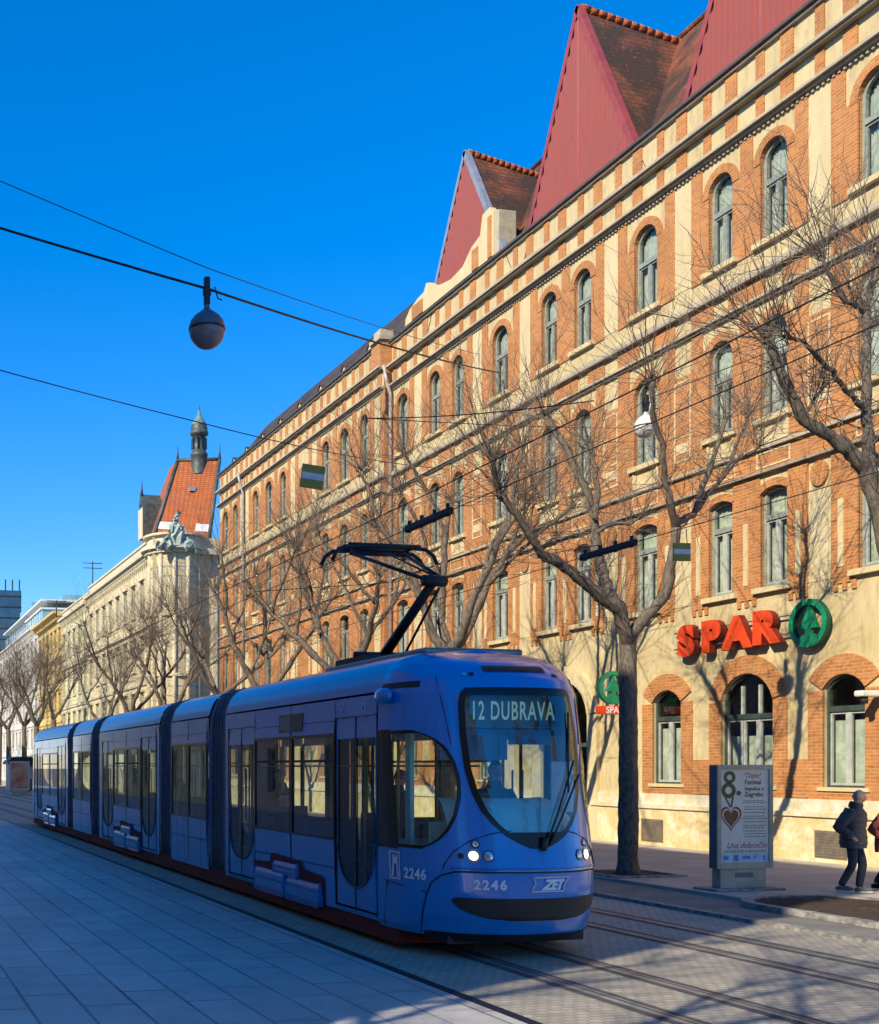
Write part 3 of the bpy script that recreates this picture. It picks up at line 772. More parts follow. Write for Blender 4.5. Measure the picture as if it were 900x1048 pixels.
# dormers of the far wing
dm = MB()
fnd = lambda u, z, d: (-.05-d, u, z)
dm.prism([(-.55,0),(.55,0),(.55,.75),(0,1.2),(-.55,.75)], fnd, -1.4, .0, 0)
dm.prism([(-.32,.12),(.32,.12),(.32,.62),(0,.9),(-.32,.62)], fnd, 0, .012, 1)
dm.add([fnd(u,z,d) for u,z,d in ((-.66,.68,.08),(0,1.28,.08),(.66,.68,.08),(-.66,.68,-1.5),(0,1.28,-1.5),(.66,.68,-1.5))], [(0,1,4,3),(1,2,5,4)], 2)
dme = dm.mesh('dormer', [M['cream_pale'], M['dark'], M['tile_dark']])
for y in (48.6, 51.2, 53.8, 56.4, 59.0, 61.6, 64.2, 66.4): link('dormer', dme, bld, (.15, y, 18.55)).scale = (.7, .62, .60)
# ================================================================== the tram (local: y runs back from the nose, x to the right of the picture)
TX, TY = 7.22, 11.43
tram = thing('tram', 'long blue low-floor articulated tram with dark windows standing on the near track', 'tram', (TX, TY, 0))
HW, NL, LEN = 1.17, 1.32, 32.2
def interp(tab, z):
    if z <= tab[0][0]: return tab[0][1]
    for (a, va), (b_, vb) in zip(tab, tab[1:]):
        if z <= b_:
            t = (z-a)/(b_-a); return va + (vb-va)*t
    return tab[-1][1]
WT = [(.2,.95),(.3,.985),(.6,1.0),(2.6,1.0),(3.0,.985),(3.15,.95),(3.3,.895),(3.42,.80),(3.5,.66),(3.54,.4)]
YT = [(.2,.22),(.3,.12),(.5,.04),(.75,.0),(1.0,.0),(1.25,.05),(1.6,.11),(2.0,.175),(2.5,.265),(3.0,.385),(3.15,.46),(3.25,.56),(3.35,.74),(3.44,1.02),(3.5,1.25),(3.54,1.46)]
EXP = 2.3
def hull(t, z, off=0.0):
    """t degrees round the nose: -90..90, beyond that straight back along the side (0.02 m per degree)"""
    def raw(t, z):
        w = HW*interp(WT, z); y0 = interp(YT, z); a = max(-90, min(90, t)); e = 2/EXP
        sx = math.copysign(abs(math.sin(rad(a)))**e, a); cy = abs(math.cos(rad(a)))**e
        Lz = max(.08, min(NL, 1.56-y0)); y = y0 + Lz*(1-cy); k = max(0, abs(t)-90)/18
        return Vector((w*sx, y+(1.62-y)*k, z))
    p = raw(t, z)
    if off:
        du = raw(t+.6, z) - raw(t-.6, z); dz = raw(t, z+.012) - raw(t, z-.012)
        n = du.cross(dz)
        if n.length > 1e-9: p = p + n.normalized()*off
    return p
def in_windshield(t, z):
    if z < 1.27 or z > 3.0: return False
    return abs(t) < ws_half(z)
WS = [(1.25,2),(1.30,7),(1.38,13),(1.5,19),(1.65,24.5),(1.85,28.5),(2.1,31),(2.5,32),(2.85,31.5),(2.98,30),(3.03,27)]
def ws_half(z): return interp(WS, z)
SWT = [(1.22,-66),(1.27,-58),(1.34,-52),(1.45,-46.5),(1.6,-42),(1.8,-39),(2.0,-38.5),(2.2,-40.5),(2.36,-45),(2.46,-51),(2.52,-58),(2.56,-66)]
SWB = -81
def in_side(t, z):
    return 1.22 < z < 2.56 and SWB < t < interp(SWT, z)
def hull_mesh(mirror_rear=False, holes=True):
    b = MB(); ts = [-108 + 1.5*i for i in range(145)]; zs = [.24+.03*i for i in range(110) if .24+.03*i < 3.53]
    P = [[hull(t, z) for t in ts] for z in zs]
    idx = {}
    V = []; F = []
    for j, row in enumerate(P):
        for i, p in enumerate(row): idx[(j,i)] = len(V); V.append(p)
    for j in range(len(zs)-1):
        for i in range(len(ts)-1):
            tc, zc = ts[i]+.75, zs[j]+.015
            if holes and (in_windshield(tc*.99, zc) or in_side(tc, zc) or in_side(-tc, zc)): continue
            F.append((idx[(j,i)], idx[(j,i+1)], idx[(j+1,i+1)], idx[(j+1,i)]))
    # roof cap
    V2 = [p for p in P[-1]]
    c0 = len(V); V += [Vector((0, p.y, 3.545)) for p in P[-1]]
    for i in range(len(ts)-1): F.append((idx[(len(zs)-1,i)], idx[(len(zs)-1,i+1)], c0+i+1, c0+i))
    b.add(V, F, 0, True); return b
def patch(b, rows, off, bt=0, bz=0, nc=22, m_edge=1, m_in=0, back_edge=True):
    """rows [(z, tL, tR)] mapped on the hull; a band bt degrees wide along both ends and bz high along top and bottom gets m_edge"""
    zs0, zs1 = rows[0][0], rows[-1][0]; prev = None
    for (z, a, c) in rows:
        bb = min(bt, (c-a)*.3)
        cs = [a, a+bb] + [a+bb+(c-a-2*bb)*k/nc for k in range(1, nc)] + [c-bb, c]
        cur = [hull(t, z, off) for t in cs]
        if prev:
            pz, pp = prev; zm = (z+pz)/2; ed = zm < zs0+bz or zm > zs1-bz
            n = len(cs)
            for i in range(n-1):
                b.add([pp[i], pp[i+1], cur[i+1], cur[i]], [(0,1,2,3)], m_edge if (ed or i == 0 or i == n-2) else m_in, True)
        prev = (z, cur)
def steps(a, c, d):
    n = max(1, round((c-a)/d)); return [a+(c-a)*k/n for k in range(n+1)]

cab = hull_mesh().build('cab_shell', M['blue'], tram)
# windscreen
b = MB(); zz = steps(1.245, 1.5, .02)[:-1] + steps(1.5, 3.03, .045)
patch(b, [(z, -ws_half(z)*1.06-1.0, ws_half(z)*1.06+1.0) for z in zz], .008, bt=3.8, bz=.10)
ws = b.build('windscreen', [M['wind_glass'], M['black']], tram)
b = MB(); patch(b, [(z, -ws_half(z)*1.06-.9, ws_half(z)*1.06+.9) for z in steps(1.26, 1.42, .02)], .012, nc=12); b.build('lower_mask', M['black'], ws)
# wipers
b = MB()
b.tube([hull(2, 1.27, .03), hull(9, 1.6, .05), hull(25, 2.2, .05)], .012, 6); b.tube([hull(4, 1.27, .03), hull(13, 1.62, .05), hull(29, 2.05, .05)], .012, 6)
b.tube([hull(19, 1.85, .03), hull(27, 2.75, .03)], .011, 5); b.tube([hull(1, 1.22, .03), hull(2, 1.36, .05)], .035, 8)
b.build('wiper', M['dark'], ws)
# cab side windows
for s in (-1, 1):
    b = MB(); rows = []
    for z in steps(1.215, 2.565, .0385):
        f = interp(SWT, z)+2.0
        rows.append((z, SWB-1.5, f) if s < 0 else (z, -f, -SWB+1.5))
    patch(b, rows, .007, bt=2.4, bz=.05, nc=14)
    b.build('cab_window', [M['tram_glass'], M['black']], tram)
    b = MB(); patch(b, [(z, *(sorted((s*81.5, s*107)))) for z in steps(1.19, 2.58, .1)], .0075, nc=4); b.build('pillar', M['black'], tram)
# bumper, seams and front details
def seam(b, pts, w=.012, off=.006, n=1):
    """thin dark groove along (t,z) points"""
    P = [hull(t, z, off) for t, z in pts]; b.tube(P, w/2, 4)
b = MB()
bt = 62
line = [(-bt, .28), (-bt-1, .5), (-bt+1, .72), (-bt+4, .85), (-bt+10, .94), (-bt+18, .985)]
line += [(t, .99) for t in range(-40, 41, 4)] + [(-t, z) for t, z in line[::-1]]
seam(b, line, .022, .002)
for s in (-1, 1):
    seam(b, [(s*bt, .74), (s*80, .78), (s*92, .80), (s*98, .80)], .014)
    seam(b, [(s*92, .80), (s*92, .28)], .014)
    seam(b, [(s*12, 1.44), (s*22, 1.41), (s*34, 1.33), (s*44, 1.2), (s*50, 1.06), (s*51, 1.0)], .012)
    seam(b, [(s*52, 3.42), (s*47, 3.15), (s*44, 2.9), (s*40, 2.4)], .010)
b.build('body_seam', M['dark'], tram)
b = MB(); seam(b, [(t, 1.03) for t in range(-46, 47, 3)], .02, .012); b.build('bumper_trim', M['blue'], tram)
G = [(.46,12),(.475,21),(.50,29),(.54,36),(.58,40.5),(.62,43.5),(.66,45.5),(.69,45.5),(.705,43)]
b = MB(); patch(b, [(z, -interp(G, z), interp(G, z)) for z in steps(.46, .705, .0204)], .010, nc=24, m_edge=0)
b.build('bumper_grille', M['dark'], tram)
b = MB(); patch(b, [(z, -60, 60) for z in steps(.20, .30, .05)], .004, nc=24, m_edge=0); b.box(-.85, .85, .5, 1.25, .16, .3); b.build('valance', M['dark'], tram)
# headlamps
def disc(b, t, z, r, off, m=0, n=16, dome=.0):
    c = hull(t, z, off); du = (hull(t+.5, z, off)-hull(t-.5, z, off)).normalized(); dz = (hull(t, z+.01, off)-hull(t, z-.01, off)).normalized(); nn = du.cross(dz)
    vs_ = [c + nn*dome] + [c + du*r*math.cos(2*PI*k/n) + dz*r*math.sin(2*PI*k/n) for k in range(n)]
    b.add(vs_, [(0, 1+k, 1+(k+1) % n) for k in range(n)], m, True)
for s in (-1, 1):
    b = MB(); disc(b, s*33, 1.165, .052, .010, 0, dome=.02); hl = b.build('headlight', M['lamp_on'], tram)
    b = MB(); disc(b, s*33, 1.165, .078, .006, 0); b.build('lamp_rim', M['chrome'], hl)
    for tt, z_, r in ((25, 1.165, .05), (31.5, 1.295, .035)):
        b = MB(); disc(b, s*tt, z_, r, .009, 0, dome=.012); disc(b, s*tt, z_, r+.013, .006, 1); b.build('marker_light', [M['chrome'], M['dark']], tram)
    b = MB(); disc(b, s*40, 1.16, .034, .008); b.build('marker_light', M['dark'], tram)
    b = MB(); disc(b, s*29, 3.19, .032, .010, 0, dome=.01); disc(b, s*25, 3.185, .032, .010, 1); b.build('roof_marker_light', [M['chrome'], M['dark']], tram)
b = MB(); patch(b, [(z, -17, 19) for z in steps(3.215, 3.285, .035)], .010, nc=14, m_edge=0)
b.build('roof_slot', M['dark'], tram)
# lettering wrapped on the shell
def wrap_text(name, txt, size, t0, z0, m, off=.014, shear=0, parent=None, bold=.0, space=1.0):
    v, f = text_geo(txt, size=size, bold=bold, shear=shear, space=space)
    k = (hull(t0+1, z0)-hull(t0-1, z0)).length/2
    b = MB(); b.add([hull(t0 + x/k, z0 + y - size*.35, off) for x, y, z in v], f); return b.build(name, m, parent or tram)
wrap_text('front_number', '2246', .145, -25, .855, M['white'], bold=.006, space=1.25)
lg = wrap_text('logo', 'ZET', .150, 5, .855, M['white'], bold=.008, shear=.35, space=.82)
b = MB()
for z0, z1, a, c in ((.925,.943,-3.5,14.2), (.772,.790,-4.6,10.4)):
    P = [hull(a+(c-a)*k/8, (z0+z1)/2, .012) for k in range(9)]; b.tube(P, .009, 4)
b.tube([hull(-4.6,.781,.012), hull(-2.4,.87,.012), hull(-3.5,.934,.012)], .009, 4); b.tube([hull(10.4,.781,.012), hull(11.6,.86,.012), hull(14.2,.934,.012)], .009, 4)
b.build('logo_border', M['white'], lg)
def crest(b, put):
    """tall outlined badge with a white tower"""
    for (x0, x1, y0, y1) in ((-.075,-.06,-.16,.16), (.06,.075,-.16,.16), (-.06,.06,.145,.16), (-.06,.06,-.16,-.145)): b.add([put(x0,y0), put(x1,y0), put(x1,y1), put(x0,y1)], [(0,1,2,3)])
    b.add([put(*p) for p in ((-.05,-.13),(-.025,-.13),(-.02,.0),(0,.03),(.02,0),(.025,-.13),(.05,-.13),(.035,.06),(.035,.12),(.012,.12),(.012,.09),(-.012,.09),(-.012,.12),(-.035,.12),(-.035,.06))], [list(range(15))])
k = (hull(-80, .95)-hull(-84, .95)).length/4
b = MB(); crest(b, lambda x, y: hull(-84+x*1.5/k, 1.0+y, .012)); b.build('emblem', M['white'], tram)
wrap_text('side_number', '2246', .165, -69, .93, M['white'], bold=.006, space=1.1)
# rounded camera pod by the front door
b = MB(); c = hull(-84, 2.98, .06)
b.lathe([(0,-.09),(.05,-.085),(.085,-.05),(.095,0),(.085,.05),(.05,.085),(0,.09)], c, 16)
for i in range(len(b.v)):
    v_ = b.v[i]; b.v[i] = (c.x+(v_[0]-c.x)*.75, c.y+(v_[1]-c.y)*2.2, v_[2])
b.build('camera_pod', M['blue'], tram)
b = MB(); patch(b, [(z, -96, -58) for z in steps(3.06, 3.13, .035)], .006, nc=10, m_edge=0); b.build('eave_slot', M['dark'], tram)

# ---- straight bodies
SIDES = (-1, 1)
def sfn(s): return lambda u, z, d: (s*(HW*interp(WT, z) + d), u, z)
MODS = [(1.62, 7.75), (8.75, 11.35), (12.35, 18.7), (19.8, 22.65), (23.65, LEN-1.62)]
DOORS = {0: [(1.68, 2.94), (6.18, 7.55)], 2: [(12.6, 13.95), (16.9, 18.3)], 4: [(24.0, 25.4), (28.7, 29.9)], 1: [], 3: []}
def wins(i):
    a, c = MODS[i]; cuts = [a+.06] + [q for d in DOORS[i] for q in d] + [c-.06]
    out = []
    for x, y in zip(cuts[::2], cuts[1::2]):
        if y-x < .35: continue
        n = max(1, round((y-x)/1.65)); out += [(x+(y-x)*k/n+.03, x+(y-x)*(k+1)/n-.03) for k in range(n)]
    return out
WZ0, WZ1 = 1.20, 2.54
body_parts = []
for i, (a, c) in enumerate(MODS):
    b = MB(); top = [(3.05), 3.15, 3.3, 3.42, 3.5, 3.54]
    for s in SIDES:
        fn = sfn(s)
        W_ = wins(i); D_ = DOORS[i]
        ops = sorted([((x+y)/2, y-x, WZ0, WZ1, 0) for x, y in W_] + [((x+y)/2, y-x, .34, 2.78, 0) for x, y in D_])
        wall_band(b, fn, a, c, .28, 3.02, ops, .05, 0, 1)
        tt = steps(3.05, 3.54, .035); b.add([fn(q, z, 0) for z in tt for q in (a, c)], [(2*k, 2*k+1, 2*k+3, 2*k+2) for k in range(len(tt)-1)], 2, True)
        b.quad(fn(a,3.54,0), fn(c,3.54,0), (0,c,3.56), (0,a,3.56), 2)
        b.quad(fn(a,3.0,-.05), fn(c,3.0,-.05), fn(c,3.08,-.05), fn(a,3.08,-.05), 1)
        # black glazing band behind the joints of the panes
        for z0, z1 in ((WZ0-.03, WZ0), (WZ1, WZ1+.04)):
            for x, y in W_: b.quad(fn(x-.03,z0,.003), fn(y+.03,z0,.003), fn(y+.03,z1,.003), fn(x-.03,z1,.003), 1)
        for x, y in W_:
            for q in (x, y): b.quad(fn(q-.03,WZ0,.004), fn(q+.03,WZ0,.004), fn(q+.03,WZ1,.004), fn(q-.03,WZ1,.004), 1)
    for s in SIDES:
        fn = sfn(s)
        for q in (a+.45, (a+c)/2+.3, c-.5):
            if not any(x-.06 < q < y+.06 for x, y in D_) and all(abs(q-yc) > 1.6 for yc in (4.75, 15.4, 27.0)): b.quad(fn(q-.006,.30,.002), fn(q+.006,.30,.002), fn(q+.006,WZ0-.04,.002), fn(q-.006,WZ0-.04,.002), 1)
        cuts = [a+.02] + [v for d_ in D_ for v in d_] + [c-.02]
        for x, y in zip(cuts[::2], cuts[1::2]):
            if y-x > .4:
                b.quad(fn(x,.80,.002), fn(y,.80,.002), fn(y,.81,.002), fn(x,.81,.002), 1); b.quad(fn(x,2.74,.002), fn(y,2.74,.002), fn(y,2.748,.002), fn(x,2.748,.002), 1)
    bo = b.build('body_module', [M['blue'], M['black'], M['blue_roof']], tram)
    for s in SIDES:
        fn = sfn(s)
        for x, y in W_:
            g = MB(); n = 1; g.quad(fn(x,WZ0,-.012), fn(y,WZ0,-.012), fn(y,WZ1,-.012), fn(x,WZ1,-.012))
            wo = g.build('window', M['tram_glass'], bo)
            if y-x > 1.2:
                g = MB(); g.quad(fn(x,2.2,-.006), fn(y,2.2,-.006), fn(y,2.235,-.006), fn(x,2.235,-.006)); g.build('hopper_bar', M['dark'], wo)
        for x, y in D_:
            g = MB(); m_ = (x+y)/2
            # leaves: blue lower corners, dark glass with a rounded lower end
            nU = 16; hw_ = (y-x)/2-.06; U = []
            for k in range(nU+1):
                th = PI*k/nU; U.append((m_ - hw_*math.cos(th), 1.2 - .58*math.sin(th)**.8))
            glass = [(m_-hw_, 2.5)] + U + [(m_+hw_, 2.5)]
            # panel = rectangle minus glass, as strips
            def P_(u, z, d=-.018): return fn(u, z, d)
            for (p, q) in zip(U, U[1:]): g.quad(P_(p[0], .36), P_(q[0], .36), P_(*q), P_(*p), 0)
            g.quad(P_(x+.01,.36), P_(m_-hw_,.36), P_(m_-hw_,2.5), P_(x+.01,2.5), 0); g.quad(P_(m_+hw_,.36), P_(y-.01,.36), P_(y-.01,2.5), P_(m_+hw_,2.5), 0)
            g.quad(P_(x+.01,2.5), P_(y-.01,2.5), P_(y-.01,2.77), P_(x+.01,2.77), 0)
            g.quad(P_(m_-hw_,1.2,-.012), P_(m_-hw_+.05,1.2,-.012), P_(m_-hw_+.05,2.5,-.012), P_(m_-hw_,2.5,-.012), 1); g.quad(P_(m_+hw_-.05,1.2,-.012), P_(m_+hw_,1.2,-.012), P_(m_+hw_,2.5,-.012), P_(m_+hw_-.05,2.5,-.012), 1)
            for u0, u1, z0, z1 in ((m_-.035, m_+.035, .62, 2.5), (m_-.008, m_+.008, .36, .62), (m_-.01, m_+.01, 2.5, 2.77)): fbox(g, fn, u0, u1, z0, z1, -.016, -.008, 1)
            do = g.build('door', [M['blue'], M['black']], bo)
            q_ = MB(); q_.add([P_(u, z, -.022) for u, z in glass], [list(range(len(glass)))]); q_.build('pane', M['door_glass'], do)
            r_ = MB()
            for w0, w1 in zip(U, U[1:]): r_.tube([P_(*w0, -.012), P_(*w1, -.012)], .012, 4)
            for s2 in (-1, 1): r_.tube([P_(m_+s2*.12, 1.25, -.06), P_(m_+s2*.12, 2.1, -.06)], .014, 5)
            r_.build('handle', M['joint'], do)
    body_parts.append(bo)
# rear cab (mirrored shell, drawn with the same form)
rc = hull_mesh(); rc.v = [(x, LEN-y, z) for x, y, z in rc.v]; rc = rc.build('cab_shell', M['blue'], tram)
for s in (-1, 1):
    b = MB(); rows = []
    for z in steps(1.215, 2.565, .0385):
        f = interp(SWT, z)+2.0; rows.append((z, SWB-1.5, f) if s < 0 else (z, -f, -SWB+1.5))
    patch(b, rows, .007, bt=2.4, bz=.05, nc=14); b.v = [(x, LEN-y, z) for x, y, z in b.v]; b.build('cab_window', [M['tram_glass'], M['black']], tram)
b = MB(); patch(b, [(z, -ws_half(z)*1.06-1, ws_half(z)*1.06+1) for z in zz], .008, bt=2.6, bz=.1); b.v = [(x, LEN-y, z) for x, y, z in b.v]
b.build('windscreen', [M['wind_glass'], M['black']], tram)
# gangway bellows between the modules
JN = [(7.75, 8.75), (11.35, 12.35), (18.7, 19.8), (22.65, 23.65)]
prof = [(HW*interp(WT, z), z) for z in (.28, .6, 2.6, 3.0, 3.15, 3.3, 3.42, 3.5, 3.54)]
for (a, c) in JN:
    b = MB(); n = 6; ys = [a+(c-a)*k/n for k in range(n+1)]
    for k in range(n):
        d = -.03 if k in (0, n-1) else -.075
        for s in SIDES:
            for (w0, z0), (w1, z1) in zip(prof, prof[1:]):
                b.quad((s*(w0+d),ys[k],z0), (s*(w0+d),ys[k+1],z0), (s*(w1+d),ys[k+1],z1), (s*(w1+d),ys[k],z1), 0)
            if d < -.05 and k == 1: pass
        b.quad((-prof[-1][0],ys[k],3.53), (prof[-1][0],ys[k],3.53), (prof[-1][0],ys[k+1],3.53), (-prof[-1][0],ys[k+1],3.53), 0)
    for k in range(1, n):
        for s in SIDES: b.tube([(s*(w_-.045), ys[k], z) for w_, z in prof[:-1]], .03 if k in (1, n-1) else .02, 5, 0)
    b.build('gangway_bellows', [M['joint'], M['dark']], tram)
# underframe, bogie covers
b = MB(); b.box(-1.12, 1.12, 1.2, LEN-1.2, .07, .34)
for y in (4.9, 15.5, 27.2): b.box(-.75, .75, y-1.1, y+1.1, .03, .3)
b.build('underframe', M['shadow_red'], tram)
for y in (3.9, 5.9, 14.5, 16.5, 26.2, 28.2):
    for s in SIDES:
        b = MB(); c = []
        x = s*.5
        pts = [(.30*math.cos(2*PI*k/20), .30+.30*math.sin(2*PI*k/20)) for k in range(20)]
        b.prism(pts, lambda u, v, d: (x+d, y+u, v), -.05, .06); b.build('wheel', M['iron'], tram)
for yc in (4.75, 15.4, 27.0):
    for s in SIDES:
        fn = sfn(s)
        b = MB()
        pts = [(yc-1.45,.27),(yc-1.45,.62),(yc-1.35,.66),(yc-.68,.70),(yc-.62,.80),(yc+.62,.84),(yc+.70,.70),(yc+1.45,.66),(yc+1.5,.27)]
        b.add([fn(u, z, .004) for u, z in pts], [list(range(len(pts)))]); 
        cv = b.build('bogie_shade_panel', M['shadow_red'], tram)  # flat panel in shadow red, painted shade round the bogie covers
        b = MB(); x0, x1 = sorted((s*(HW-.05), s*(HW+.034)))
        b.bbox(x0, x1, yc-.52, yc+.52, .52, .76, .075)
        for q in (-1, 1): b.bbox(x0, x1, *sorted((yc+q*.02, yc+q*1.36)), .22, .60 if q > 0 else .56, .08)
        b.build('bogie_cover', M['blue'], cv)
        b = MB()
        for z, a, c in ((.655,-.45,.45), (.43,-1.2,-.1), (.43,.1,1.2)): b.box(*sorted((s*(HW+.03), s*(HW+.04))), yc+a, yc+c, z, z+.012)
        b.build('trim_line', M['joint'], cv)
# destination box on the side, door arrows, roof equipment
b = MB(); fn = sfn(-1); fbox(b, fn, 4.1, 5.05, 2.64, 2.90, 0, .006, 0); fbox(b, fn, 4.55, 5.0, 2.67, 2.87, .006, .009, 1); b.build('side_display', [M['black'], M['disp']], tram)
b = MB()
for u, sg in ((2.72, -1), (2.05, 1)):
    P = [(u, 2.90+sg*.055), (u-.06, 2.90-sg*.05), (u+.06, 2.90-sg*.05)]
    for p, q in zip(P, P[1:]+P[:1]): b.tube([fn(*p, .004), fn(*q, .004)], .006, 4)
b.build('door_arrow', M['white'], tram)
b = MB(); b.bbox(-.62, .7, 1.5, 4.6, 3.5, 3.585, .03)
b.build('roof_equipment', M['steel'], tram)
# interior
b = MB(); b.box(-1.08, 1.08, 1.4, LEN-1.4, .36, .40, 1); b.box(-1.0, 1.0, 1.9, LEN-1.9, 2.80, 2.86, 0)
b.box(-1.05, .2, 1.86, 1.90, .4, 1.25, 0)
b.build('interior_lining', [M['interior'], M['interior_floor']], tram)
RS = random.Random(5)
seat = MB(); seat.bbox(-.21, .21, -.2, .22, .42, .50, .03); seat.bbox(-.21, .21, .17, .24, .46, 1.0, .03); seat.box(-.15, .15, -.1, .15, 0, .43)
sm = seat.mesh('seat', M['seat'])
for y in (3.3, 4.15, 5.0, 5.85, 9.2, 10.0, 10.8, 14.3, 15.1, 15.9, 20.2, 21.0, 21.8, 26.0, 26.9, 27.8):
    for x in (-.8, .8): link('seat', sm, tram, (x, y, .4))
b = MB()
for y in (2.0, 3.0, 6.1, 7.6, 12.5, 14.0, 16.9, 18.4, 24, 25.5): 
    for x in (-.72, .72): b.tube([(x, y, .4), (x, y, 2.8)], .02, 6)
for x in (-.5, .5): b.tube([(x, 2.2, 2.15), (x, LEN-2.2, 2.15)], .016, 6)
b.build('grab_rail', M['yellow'], tram)
# cab fittings: dashboard, destination display, blind
b = MB()
rows = []
for k in range(13):
    f = k/12; row = []
    for j in range(17):
        t = -46+92*j/16; p = hull(t, 1.6, -.07)
        q = Vector((p.x*(1-.25*f), p.y+(.75*f), 1.42 + .36*math.sin(f*PI*.62)))
        row.append(q)
    rows.append(row)
for r0, r1 in zip(rows, rows[1:]):
    for j in range(16): b.add([r0[j], r0[j+1], r1[j+1], r1[j]], [(0,1,2,3)], 0, True)
b.box(-.8, .8, .95, 1.05, .4, 1.5, 0)
b.build('dashboard', M['teal'], tram)
b = MB(); b.box(-.80, .92, .80, .98, 2.60, 2.97); dp = b.build('destination_display', M['disp'], tram)
v, f = text_geo('12 DUBRAVA', size=.25, space=1.15, bold=.004)
b = MB(); b.add([(x*.66+.13, .79, 2.69+y*1.2) for x, y, z in v], f); b.build('lettering', M['led'], dp)
b = MB(); b.box(-.76, .1, .86, .875, 2.22, 2.58); b.box(.12, .78, .87, .88, 2.40, 2.58); b.build('sun_blind', M['shade_blue'], tram)
b = MB(); b.box(.52, .80, .62, .635, 1.62, 2.2); b.build('timetable_card', M['hoarding'], tram)
b = MB(); b.box(-.98, -.93, 1.15, 1.28, .5, 2.6, 0); b.build('cab_post', M['teal'], tram)
b = MB(); b.bbox(.0, .5, 1.62, 1.76, .95, 1.75, .04); b.bbox(.0, .5, 1.2, 1.75, .85, .97, .04); b.box(.15, .35, 1.4, 1.6, .4, .86); b.build('driver_seat', M['dark'], tram)

# ---- pantograph (raised, single arm)
pn = link('pantograph', None, tram, (0, 0, 0))
PB, PK, PT = Vector((0, 3.95, 3.72)), Vector((0, 2.45, 4.55)), Vector((0, 4.1, 5.24))
b = MB(); b.box(-.5, .5, 3.4, 4.5, 3.6, 3.68); b.tube([(-.45, PB.y, 3.72), (.45, PB.y, 3.72)], .05, 8)
b.tube([PB, PK], [.075, .06], 8); b.tube([PB+Vector((.2,-.25,0)), PK+Vector((.12,.1,-.08))], .02, 6); b.tube([(-.16,PK.y,PK.z),(.16,PK.y,PK.z)], .075, 8)
b.build('lower_arm', M['iron'], pn)
b = MB()
for s in (-1, 1): b.tube([PK+Vector((s*.14,0,.02)), PT+Vector((s*.42,0,-.06))], .026, 6)
b.tube([PK+Vector((0,.05,.08)), PT+Vector((.05,-.1,-.05))], .014, 5); b.tube([PT+Vector((-.45,0,-.06)), PT+Vector((.45,0,-.06))], .025, 6)
b.build('upper_arm', M['iron'], pn)
b = MB()
for dy in (-.2, .2):
    b.tube([PT+Vector((x, dy, z)) for x, z in ((-.80,-.2),(-.74,-.08),(-.62,0),(-.3,.02),(.3,.02),(.62,0),(.74,-.08),(.80,-.2))], .03, 6)
    b.tube([PT+Vector((x, dy*.9, .045)) for x in (-.55,.55)], .022, 6)
for x in (-.4, .4): b.tube([PT+Vector((x,-.2,0)), PT+Vector((x,.2,0))], .02, 6)
b.build('collector_head', M['iron'], pn)
# ================================================================== shop signs on the wall (wall plane world x = 20, text runs towards -y)
WX = BX
def wall_letters(name, txt, yc, z, size, depth, parent, bold, sx=1.0):
    v, f = text_geo(txt, size=size, extrude=depth/2, bold=bold)
    xs = [p[0] for p in v]; cx = (min(xs)+max(xs))/2
    b = MB(); b.add([(-(zz+depth/2), -(x-cx)*sx, y) for x, y, zz in v], f)
    # faces: front red, returns darker
    for i, fc in enumerate(f):
        c = [b.v[k][0] for k in fc]
        b.m[i] = 0 if max(c) < -depth+.012 else 1
    return b
t = thing('shop_sign', 'large orange red shop letters SPAR standing off the cream wall', 'shop sign', (WX-.10, 0, 4.93))
ycs = [29.45-4.44, 28.57-4.44, 27.75-4.44, 26.82-4.44]
for ch, y, dz in zip('SPAR', ycs, (-.02, .0, .0, .02)):
    b = wall_letters('l', ch, y, 0, .94, .16, t, .066, 1.22)
    o = b.build('letter', [M['red_letter'], M['red_side']], t, (0, y, dz))
b = MB()
for z in (.12, .52): b.box(-.03, .0, 21.3, 25.6, z, z+.03)
b.build('mounting_rail', M['steel'], t)

def emblem(b, fn, R, d):
    """ring with a fir tree inside; fn(u,v,d): u sideways, v up"""
    n = 40
    for k in range(n):
        a0, a1 = 2*PI*k/n, 2*PI*(k+1)/n
        q = [(R*math.cos(a0), R*math.sin(a0)), (R*math.cos(a1), R*math.sin(a1)), (R*.76*math.cos(a1), R*.76*math.sin(a1)), (R*.76*math.cos(a0), R*.76*math.sin(a0))]
        vs_ = [fn(u, v, 0) for u, v in q] + [fn(u, v, d) for u, v in q]
        b.add(vs_, [(4,5,6,7)], 0); b.add(vs_, [(0,1,5,4), (2,3,7,6)], 1)
    tr = [(0,.80),(.14,.44),(.30,.12),(.50,-.22),(.30,-.20),(.12,-.24),(.13,-.42),(.30,-.50),(.55,-.58),(.30,-.74),(0,-.80)]
    tr = tr + [(-u, v) for u, v in tr[-2:0:-1]]
    b.prism([(u*R, v*R) for u, v in tr], fn, d*.1, d*.92, 0)
t = thing('shop_emblem', 'round green ring emblem with fir tree right of the big red letters', 'shop sign', (WX-.10, 25.72-4.44, 5.22))
b = MB(); emblem(b, lambda u, v, d: (-d, -u, v), .52, .11); b.build('emblem', [M['green_sign'], M['green_side']], t)
b = MB(); b.box(0, .1, -.03, .03, -.3, .3); b.build('bracket', M['steel'], t)
